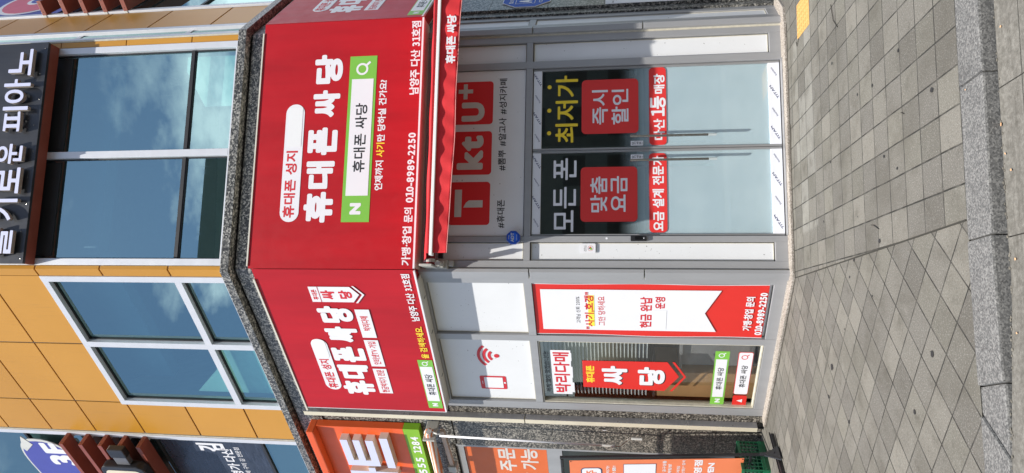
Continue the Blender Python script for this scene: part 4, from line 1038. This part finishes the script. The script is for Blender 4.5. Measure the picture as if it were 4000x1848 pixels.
MS = tag(PR('round_sticker', 'F', circle(.327, 1.724, .011), .001, .002, WHITE), 'tiny white half worn round sticker on the left door jamb', 'sticker')

# red paper banner in the left face
BN = thing('banner', 'tall red and white paper banner taped in the left facade panel', 'banner', P('L', .53, -.02, 1.3))
bm = bmesh.new(); nz = 26; ns = 8; D = -.020
def bnp(i, j):
    q = j / nz; z = 2.470 + (.172 - 2.470) * q; a = .180 + .010 * math.sin(q * 9) * q * .4; b_ = .880 - .010 * math.sin(q * 7 + 1) * .5 + .010 * q
    s = a + (b_ - a) * i / ns; curl = 0
    return P('L', s, D + .004 * math.sin(q * 11 + i) * (1 if i in (0, ns) else .15) + curl, z)
gg = [[bm.verts.new(bnp(i, j)) for j in range(nz + 1)] for i in range(ns + 1)]
for i in range(ns):
    for j in range(nz): bm.faces.new((gg[i][j], gg[i + 1][j], gg[i + 1][j + 1], gg[i][j + 1]))
obj('sheet', bm, PAPERRED, BN, smooth=True)
for i in (0, ns):
    bm = bmesh.new(); pts = [bnp(i, j) + FACE['L'][2] * .001 + FACE['L'][1] * (-.002 if i == 0 else .002) for j in range(nz + 1)]; tube(bm, pts, .0035, 5); obj('paper_edge', bm, WHITE, BN)
e = D + .007
flat('white_field', 'L', [(.808, 2.396), (.248, 2.396), (.248, .615), (.553, .755), (.808, .630)], e, WHITE, BN)
text('고객님 신뢰 200%', 'L', e + .002, .711, .343, 1.999, 2.044, 'k', .008, BN); flat('highlight', 'L', [(.751, 1.856), (.322, 1.856), (.322, 1.918), (.751, 1.918)], e + .002, mat('highlighter yellow', (.86, .72, .06), .6), BN)
text('"사기,호갱"', 'L', e + .004, .795, .280, 1.856, 1.955, 'r', .03, BN); text('그만 당하세요', 'L', e + .002, .742, .337, 1.745, 1.819, 'r', .012, BN)
text('현금 완납', 'L', e + .002, .766, .338, 1.277, 1.395, 'r', .03, BN); text('운영', 'L', e + .002, .498, .336, 1.149, 1.248, 'r', .03, BN)
flat('cover_patch', 'L', [(.78, 1.13), (.52, 1.13), (.52, 1.262), (.78, 1.262)], e + .002, PATCH, BN)
text('가맹·창업 문의', 'L', e, .784, .324, .289, .374, 'w', .035, BN); text('010-8989-2250', 'L', e, .843, .270, .180, .252, 'w', .045, BN)

# cable duct down the granite
DU = thing('cable_duct', 'tall cream and silver trunking running down beside the left shop window', 'cable duct', P('L', 2.24, 0, 0))
SILV = mat('silver duct side', (.40, .40, .42), .30, metal=.6, var=.10, vscale=3)
DUC = mat('cream duct front', (.60, .55, .43), .5, var=.05, dirt=.1)
for z0, z1 in ((.075, 2.70), (2.712, 5.46)):
    bm = bmesh.new(); box(bm, 'L', 2.210, 2.276, .002, .083, z0, z1); du = obj('duct_cover', bm, DUC, DU, .002)
    B('duct_side', 'L', 2.2065, 2.2095, .004, .080, z0 + .001, z1 - .001, SILV, DU)
bm = bmesh.new(); tube(bm, [P('L', 2.22, .03, 0.0), P('L', 2.22, .03, .08)], .012, 8); tube(bm, [P('L', 2.255, .04, 0.0), P('L', 2.255, .04, .08)], .012, 8); obj('cable', bm, BLACKMET, DU)

# ================================================================== PIANO SCHOOL SIGN
PS = thing('piano_sign', 'long charcoal sheet metal sign with raised white script above the front window', 'shop sign', P('F', 1.3, .1, 8.0))
B('panel', 'F', .035, 2.562, .150, .182, 8.000, 8.78, CHARC, PS, .003)
B('steel_frame', 'F', .040, 2.558, .022, .1495, 8.002, 8.062, RUST, PS, .003)
B('steel_frame', 'F', .040, 2.558, .022, .1495, 8.70, 8.76, RUST, PS, .003)
for i in range(9):
    bm = bmesh.new(); bmesh.ops.create_icosphere(bm, subdivisions=1, radius=.006, matrix=Matrix.Translation(P('F', .09 + i * .30, .183, 8.035 + (i % 2) * .03))); obj('rivet', bm, STEEL, PS)
LSIDE = mat('taupe letter side', (.32, .28, .24), .5)
for ch, s0, s1, z0, z1 in (('슬', .10, .42, 8.10, 8.44), ('기', .50, .74, 8.09, 8.44), ('로', .80, 1.09, 8.10, 8.42), ('운', 1.135, 1.36, 8.105, 8.43), ('피', 1.50, 1.79, 8.105, 8.42), ('아', 1.83, 2.11, 8.105, 8.44), ('노', 2.15, 2.46, 8.12, 8.41)):
    text(ch, 'F', .205, s0, s1, z0, z1, 'w', .016, PS, .045, mats=[LETW, LSIDE])

# 3F banner board on the upper left glazing
B3 = thing('floor_banner', 'indigo 3F banner board with torn white hem above the steel fins', 'banner', P('L', 3.6, .05, 9.5))
bm = bmesh.new(); n = 24
pt_ = [(3.06 + .0, 9.60)]
def leaf(scale):
    out = []
    for k in range(40):
        a = 2 * PI * k / 40; ce, se_ = math.cos(a), math.sin(a)
        out.append((3.90 + scale * .80 * math.copysign(abs(ce) ** .75, ce), 9.62 + scale * .44 * math.copysign(abs(se_) ** .8, se_) - .10 * math.cos(a)))
    return out
obj('hem', (lambda b: (prism(b, 'L', leaf(1.03), .045, .056), b)[1])(bmesh.new()), CABW, B3)
flat('print', 'L', leaf(.97), .0565, BLUE3, B3)
text('3F', 'L', .0595, 3.66, 3.15, 9.28, 9.70, 'w', .05, B3)
bm = bmesh.new(); prism(bm, 'L', [(3.02, 9.90), (3.20, 9.80), (3.36, 9.98), (3.28, 10.02)], .050, .062); obj('torn_flap', bm, CABW, B3)

# projecting box sign in front of the fins
PJ = thing('projecting_sign', 'black rounded box sign with cream face hung in front of the fins', 'box sign', P('L', 3.0, .2, 8.1))
bm = bmesh.new(); box(bm, 'L', 2.90, 3.07, .208, .30, 8.13, 8.36); obj('bracket_box', bm, BLACKMET, PJ, .015)
bm = bmesh.new(); box(bm, 'L', 3.071, 3.235, .215, .29, 8.15, 8.35); obj('bracket_arm', bm, mat('grey bracket', (.12, .12, .13), .4), PJ, .01)
PR('casing', 'L', rrect(3.22, 4.0, 7.95, 8.60, .10), .21, .34, BLACKMET, PJ, .02)
flat('cream_face', 'L', rrect(3.29, 3.93, 8.01, 8.54, .08), .3415, mat('cream sign face', (.66, .60, .46), .5), PJ)  # plain cream face colour
text('2층 탭', 'L', .344, 3.84, 3.36, 8.17, 8.38, 'k', .03, PJ)

# ================================================================== NEIGHBOUR MART
MT = thing('mart_sign', 'orange mart sign with thick white block letters and lime phone strip', 'shop sign', P('L', 3.4, .05, 4.0))
S2, S3 = 2.458, 5.6
B('sign_box', 'L', S2, S3, .0, .100, 4.236, 5.36, ORANGE, MT, .004)
B('phone_strip', 'L', S2, S3, .0, .1005, 4.030, 4.2355, LIME, MT, .003)
bm = bmesh.new(); prism(bm, 'L', [(S2 - .0, 5.362), (S3, 5.362), (S3, 5.455), (S2 + .0, 5.455)], .0, .205); obj('hood', bm, ORANGE, MT, .012)
text('555', 'L', .1022, 3.36, 3.02, 4.065, 4.172, 'w', .035, MT); text('1284', 'L', .1022, 2.935, 2.600, 4.065, 4.172, 'w', .035, MT)
def block(pts, nm='letter'):
    bm = bmesh.new(); prism(bm, 'L', pts, .100, .196); q = obj('letter_block', bm, LETS, MT); flat('letter_face', 'L', pts, .1962, LETW, q)
def inset(a, b, z0, z1): return [(a, z0), (b, z0), (b, z1), (a, z1)]
block([(3.110, 5.050), (2.590, 5.050), (2.590, 4.955), (3.00, 4.955), (3.00, 4.885), (2.590, 4.885), (2.590, 4.795), (3.00, 4.795), (3.00, 4.720), (2.590, 4.720), (2.590, 4.620), (3.110, 4.620)])
block(inset(2.535, 3.135, 4.425, 4.530))
block([(3.34, 5.06), (3.23, 5.06), (3.23, 4.80), (3.155, 4.80), (3.155, 4.71), (3.23, 4.71), (3.23, 4.42), (3.34, 4.42)])
block([(3.86, 5.02), (3.42, 5.02), (3.42, 4.55), (3.86, 4.55)])
# folded striped awning of the mart
MA = thing('folded_awning', 'rolled orange and white striped awning under the orange mart sign', 'awning', P('L', 3.2, .2, 3.85))
def stripes():
    b = NB('orange white stripe fabric'); tcn = b.n('ShaderNodeTexCoord'); sx = b.n('ShaderNodeSeparateXYZ'); b.l(tcn.outputs['Object'], sx.inputs[0])
    q = b.math('ADD', b.math('MULTIPLY', sx.outputs[0], 1.6), b.math('MULTIPLY', sx.outputs[2], 26.0)); f = b.math('FRACT', q)
    b.l(b.mix(b.math('GREATER_THAN', f, .5), (.72, .23, .09, 1), (.78, .72, .66, 1)), b.p.inputs['Base Color']); b.p.inputs['Roughness'].default_value = .8; return b.m
bm = bmesh.new(); tube(bm, [P('L', 2.36, .20, 3.865), P('L', 5.4, .20, 3.86)], .058, 20); obj('rolled_fabric', bm, stripes(), MA, smooth=True)
bm = bmesh.new(); box(bm, 'L', 2.40, 2.425, .0, .29, 3.78, 3.93); obj('end_plate', bm, GREYM, MA, .008)
bm = bmesh.new(); tube(bm, [P('L', 2.352, .20, 3.865), P('L', 2.398, .20, 3.865)], .035, 14); tube(bm, [P('L', 2.37, .19, 3.84), P('L', 2.36, .22, 3.76), P('L', 2.37, .21, 3.72)], .012, 8); obj('gear', bm, CABW, MA)
bm = bmesh.new(); bar(bm, P('L', 2.45, .10, 3.735), P('L', 3.12, .12, 3.70), .055, .05); obj('folding_arm', bm, mat('salmon grey arm', (.50, .38, .30), .45, dirt=.2), MA, .005)
bm = bmesh.new(); box(bm, 'L', 3.10, 3.21, .06, .17, 3.64, 3.75); obj('elbow_joint', bm, GREYM, MA, .01)
bm = bmesh.new(); bar(bm, P('L', 3.2, .12, 3.69), P('L', 4.1, .16, 3.70), .05, .05); obj('folding_arm', bm, GREYM, MA, .005)
CRk = thing('crank_rod', 'long white awning crank rod hanging in front of the granite', 'crank rod', P('L', 2.38, .2, 2.5))
bm = bmesh.new(); tube(bm, [P('L', 2.405, .215, 3.735), P('L', 2.445, .22, 1.775)], .0125, 10); obj('rod', bm, WHITE, CRk, smooth=True)
bm = bmesh.new(); tube(bm, [P('L', 2.445, .22, 1.80), P('L', 2.452, .22, 1.66)], .015, 10); obj('grip', bm, CABW, CRk)
bm = bmesh.new(); tube(bm, [P('L', 2.452, .22, 1.665), P('L', 2.453, .22, 1.60), P('L', 2.40, .22, 1.56), P('L', 2.330, .22, 1.515), P('L', 2.302, .22, 1.49), P('L', 2.302, .22, 1.45)], .0075, 8); obj('crank', bm, STEEL, CRk)
bm = bmesh.new(); tube(bm, [P('L', 2.302, .22, 1.475), P('L', 2.305, .22, 1.352)], .0155, 10); obj('grip', bm, CABW, CRk)
tag(B('paint_fleck', 'L', 2.452, 2.462, .001, .002, 1.755, 1.80, WHITE), 'white paint fleck on the granite beside the crank rod', 'paint fleck')

# mart window with orange poster
MW = thing('mart_storefront', 'mart shop front with grey window frames left of the granite', 'shop front', P('L', 4, 0, 1.8))
B('frame_bar', 'L', 2.862, 2.905, -.10, -.012, 0.02, 3.64, ALU, MW); B('frame_bar', 'L', 2.905, 6.5, -.10, -.02, 3.555, 3.64, ALU, MW); B('frame_bar', 'L', 2.905, 6.5, -.10, -.02, 2.31, 2.50, ALU, MW); B('frame_bar', 'L', 4.30, 4.37, -.10, -.018, .02, 2.31, ALU, MW)
B('dark_glazing', 'L', 2.905, 4.30, -.08, -.055, .05, 2.31, mat('near black glass', (.012, .014, .016), .08), MW); B('dark_glazing', 'L', 4.37, 9, -.08, -.055, .05, 2.31, mat('near black glass', (.012, .014, .016), .08), MW); B('sill', 'L', 2.905, 9, -.10, -.01, 0, .048, GRANS, MW)
OP = thing('window_poster', 'orange delivery poster filling the mart transom window', 'poster', P('L', 4, -.03, 3))
B('sheet', 'L', 2.912, 6.4, -.045, -.035, 2.505, 3.55, mat('deep orange poster', (.62, .125, .025), .45, var=.04), OP)
PGREY = mat('pale print', (.60, .56, .52), .5)
text('앱어플 주문', 'L', -.0335, 4.22, 2.935, 2.905, 3.135, PGREY, .03, OP); text('배달 가능', 'L', -.0335, 3.86, 2.935, 2.62, 2.845, PGREY, .03, OP)

# orange banner stand on the pavement
BS = thing('banner_stand', 'orange advertising banner on a black metal stand by the granite wall', 'banner stand', (-1.9, .95, 0))
FACE['W'] = (Vector((-1.84, 1.25, 0)), Vector((-.70, .715, 0)).normalized(), Vector((-.715, -.70, 0)).normalized())
LX, LY = .067, .022
def Bs(s, d, z): return P('W', s + LX * z, d + LY * z, z)     # leans a little to one side
def bbar(name, a, b_, w1=.030, w2=.022): 
    bm = bmesh.new(); bar(bm, Bs(*a), Bs(*b_), w1, w2, FACE['W'][2]); return obj(name, bm, BLACKMET, BS, .003)
bbar('post', (0, 0, .06), (0, 0, 2.27)); bbar('post', (.78, 0, .06), (.78, 0, 2.27)); bbar('cross_bar', (.02, 0, 2.255), (.76, 0, 2.255)); bbar('cross_bar', (.02, 0, .20), (.76, 0, .20))
bbar('brace', (.06, -.03, .36), (.30, -.06, .12), .02, .015)
for s in (0, .72):      # forward leg to a cross foot on the paving
    q = FACE['W'][1] * s
    bm = bmesh.new(); bar(bm, Vector((-1.84, 1.25, .10)) + q, Vector((-1.755, .74, .055)) + q, .03, .03); obj('leg', bm, BLACKMET, BS, .003)
    bm = bmesh.new(); bar(bm, Vector((-1.60, .985, .030)) + q, Vector((-1.95, .53, .022)) + q, .034, .034); obj('foot', bm, BLACKMET, BS, .004)
    bm = bmesh.new(); bar(bm, Vector((-1.585, 1.0, .055)) + q, Vector((-1.96, .565, .040)) + q, .012, .012); obj('foot_rail', bm, BLACKMET, BS)
    bm = bmesh.new(); v_ = [Vector(k_) + q for k_ in ((-1.79, .80, .15), (-1.69, .80, .02), (-1.80, .63, .02))]; nn = Vector((-.006, .004, 0))
    f0 = [bm.verts.new(k_ - nn) for k_ in v_]; f1 = [bm.verts.new(k_ + nn) for k_ in v_]; bm.faces.new(f0); bm.faces.new(f1[::-1])
    for i in range(3): bm.faces.new((f0[i], f0[(i + 1) % 3], f1[(i + 1) % 3], f1[i]))
    obj('gusset', bm, BLACKMET, BS)
def lean(o_, r_):
    for v_ in o_.data.vertices:
        wv = v_.co + r_; z = wv.z
        wv = wv + FACE['W'][1] * LX * z + FACE['W'][2] * LY * z; v_.co = wv - r_
bsR = ROOT[BS.name]
sh = PR('banner_sheet', 'W', [(.035, .27), (.75, .27), (.75, 2.165), (.035, 2.165)], .018, .020, ORPOST, BS); lean(sh, bsR)
def bt(s, a, b_, z0, z1, c='w', wt=.03): o_ = text(s, 'W', .0215, a, b_, z0, z1, c, wt, sh); lean(o_, bsR); return o_
def bf(n_, pts, d, m): o_ = flat(n_, 'W', pts, d, m, sh); lean(o_, bsR); return o_
bf('speech_bubble', rrect(.17, .62, 1.80, 2.04, .05), .0212, NAVY); bf('speech_bubble', rrect(.18, .61, 1.812, 2.028, .045), .0228, WHITE)
o_ = text('공구주주', 'W', .0245, .56, .215, 1.86, 1.98, ORPOST, .03, sh); lean(o_, bsR)
bt('최저가!', .35, .14, 1.715, 1.755, 'w', .02); bt('명품!', .34, .14, 1.645, 1.685, 'w', .02)
bf('info_card', [(.50, 1.20), (.11, 1.20), (.11, 1.56), (.50, 1.56)], .0212, NAVY); bf('info_card', [(.495, 1.205), (.115, 1.205), (.115, 1.555), (.495, 1.555)], .0228, WHITE)
bt('행사 / 공구상품', .42, .06, 1.09, 1.13, 'w', .02); bt('오픈채팅방', .42, .12, 1.03, 1.07, 'w', .02); bt('오픈채팅', .42, .16, .94, .975, 'w', .01); bt('마트(다산점)* 검색', .46, .06, .88, .92, 'w', .015)
bt('직영점', .44, .055, .70, .79, 'w', .045); bt('OPEN', .47, .11, .57, .64, 'w', .05)
bm = bmesh.new()
for s, z in ((.05, .285), (.05, 2.15), (.735, .285), (.735, 2.15)): bmesh.ops.create_icosphere(bm, subdivisions=1, radius=.007, matrix=Matrix.Translation(P('W', s + LX * z, .022 + LY * z, z)))
obj('eyelets', bm, BLACKMET, BS)

# green crate behind the stand
CT = thing('crate', 'green plastic lattice crate standing against the granite behind the stand', 'crate', (-1.9, 1.45, 0))
FACE['K'] = (Vector((-1.755, 1.585, 0)), Vector((-.615, -.79, 0)).normalized(), Vector((.79, -.615, 0)).normalized())
def crate(z0, label=None):
    L_, Wd, Hh = .42, .31, .30
    bm = bmesh.new(); box(bm, 'K', 0, L_, -Wd, 0, z0 + .004, z0 + .02); obj('floor', bm, CRATE, CT)
    for nm, d0, d1 in (('side', -.012, 0.0), ('side', -Wd, -Wd + .012)):
        bm = bmesh.new(); box(bm, 'K', 0, L_, d0 - .004, d1 + .004, z0 + Hh - .03, z0 + Hh); box(bm, 'K', 0, L_, d0 - .004, d1 + .004, z0 + .0, z0 + .075)
        for k in range(9): s = .004 + k * (L_ - .018) / 8; box(bm, 'K', s, s + .010, d0, d1, z0 + .07, z0 + Hh - .02)
        for zz in (.115, .155, .195, .235): box(bm, 'K', .006, L_ - .006, d0 + .001, d1 - .001, z0 + zz, z0 + zz + .008)
        box(bm, 'K', 0.002, L_ - .002, d0 - .008, d1 + .008, z0 + .035, z0 + .045)
        obj(nm, bm, CRATE, CT)
    for s0 in (0.0, L_ - .012):
        bm = bmesh.new(); box(bm, 'K', s0 - .004, s0 + .016, -Wd + .016, -.016, z0 + Hh - .03, z0 + Hh); box(bm, 'K', s0 - .004, s0 + .016, -Wd + .016, -.016, z0, z0 + .075)
        for k in range(7): d = -Wd + .018 + k * (Wd - .046) / 6; box(bm, 'K', s0, s0 + .012, d, d + .010, z0 + .07, z0 + Hh - .02)
        for zz in (.115, .155, .195, .235): box(bm, 'K', s0 + .001, s0 + .011, -Wd + .016, -.016, z0 + zz, z0 + zz + .008)
        obj('end', bm, CRATE, CT)
crate(0.0)

# ================================================================== INSIDE THE SHOP AND ACROSS THE ROAD
VB = thing('reflection_blind', 'added grey slats standing in for street reflections in the left shop window', 'blind', P('L', 1.5, -.4, 1.9))  # slats added in place of striped reflections seen in the glass
bm = bmesh.new()
for k in range(28):
    z = 1.30 + k * .0405; a = [P('L', s, d_, z_) for s in (1.01, 1.95) for d_, z_ in ((-.150, z + .026), (-.118, z))]
    b_ = [bm.verts.new(q) for q in a]; bm.faces.new((b_[0], b_[1], b_[3], b_[2]))
o = obj('slats', bm, SLAT, VB)
bm = bmesh.new(); box(bm, 'L', 1.0, 1.96, -.16, -.11, 2.44, 2.50); obj('head_rail', bm, CABW, VB)
CB = thing('brown_cabinet', 'brown wooden counter standing inside the left shop window', 'counter', P('L', 1.7, -.6, 0))
B('carcass', 'L', 1.60, 2.0, -.55, -.16, .05, 1.20, WOOD, CB, .01); B('worktop', 'L', 1.58, 2.02, -.56, -.15, 1.201, 1.23, mat('dark worktop', (.05, .05, .05), .4), CB)
DK_ = thing('desk', 'dark desk with pale panel inside the shop behind the left window', 'desk', P('L', 1.2, -.9, 0))
B('desk_top', 'L', .85, 1.57, -1.1, -.20, .92, .95, mat('grey laminate', (.20, .195, .20), .5), DK_); B('modesty_panel', 'L', .9, 1.55, -.26, -.24, .05, .92, mat('grey laminate', (.20, .195, .20), .5), DK_); B('pale_front', 'L', 1.0, 1.20, -.239, -.22, .10, .72, mat('beige panel', (.42, .38, .28), .6), DK_)

AP = thing('apartment_block', 'grey apartment block with rows of windows across the street', 'building', (6, -34, 0))
def apart(x0, x1, y, h, m):
    bm = bmesh.new(); plan(bm, [(x0, y), (x0, y - 12), (x1, y - 12), (x1, y)], -.2, h); obj('wall', bm, m, AP)
    nx = int((x1 - x0) / 3); nzf = int(h / 3)
    bm = bmesh.new()
    for i in range(nx):
        for j in range(nzf):
            xa = x0 + (i + .2) * (x1 - x0) / nx; xb = x0 + (i + .8) * (x1 - x0) / nx; za = .9 + j * 3
            v = [bm.verts.new(q) for q in ((xa, y + .02, za), (xb, y + .02, za), (xb, y + .02, za + 1.5), (xa, y + .02, za + 1.5))]; bm.faces.new(v)
    obj('windows', bm, mat('far window glass', (.02, .025, .03), .1), AP)
apart(-30, -6, -36, 15, mat('far grey render', (.30, .305, .28), .8)); apart(-5, 12.5, -40, 32, mat('far olive render', (.26, .28, .225), .8)); apart(13, 24, -42, 27, mat('far olive render', (.26, .28, .225), .8)); apart(24.5, 46, -36, 13, mat('far grey render', (.30, .305, .28), .8))

UB = thing('lit_patch_board', 'added pale board giving the sunlit patch in the right pane of the front upper window', 'board', P('F', 2.2, -.2, 5.72))  # board added behind the glass to make the sunlit patch
PR('board', 'F', [(1.86, 5.72), (2.45, 5.72), (2.45, 6.48), (2.28, 6.48), (1.86, 6.22)], -.16, -.14, mat('mint painted board', (.50, .66, .58), .6), UB)
UC = thing('lit_patch_board', 'added pale board giving the sunlit patch in the left pane of the side upper window', 'board', P('L', 1.8, -.2, 5.72))  # second added board, for the sunlit patch on this side
PR('board', 'L', [(1.28, 5.72), (2.16, 5.72), (2.16, 6.95), (1.75, 6.55), (1.28, 6.32)], -.16, -.14, mat('mint painted board', (.50, .66, .58), .6), UC)
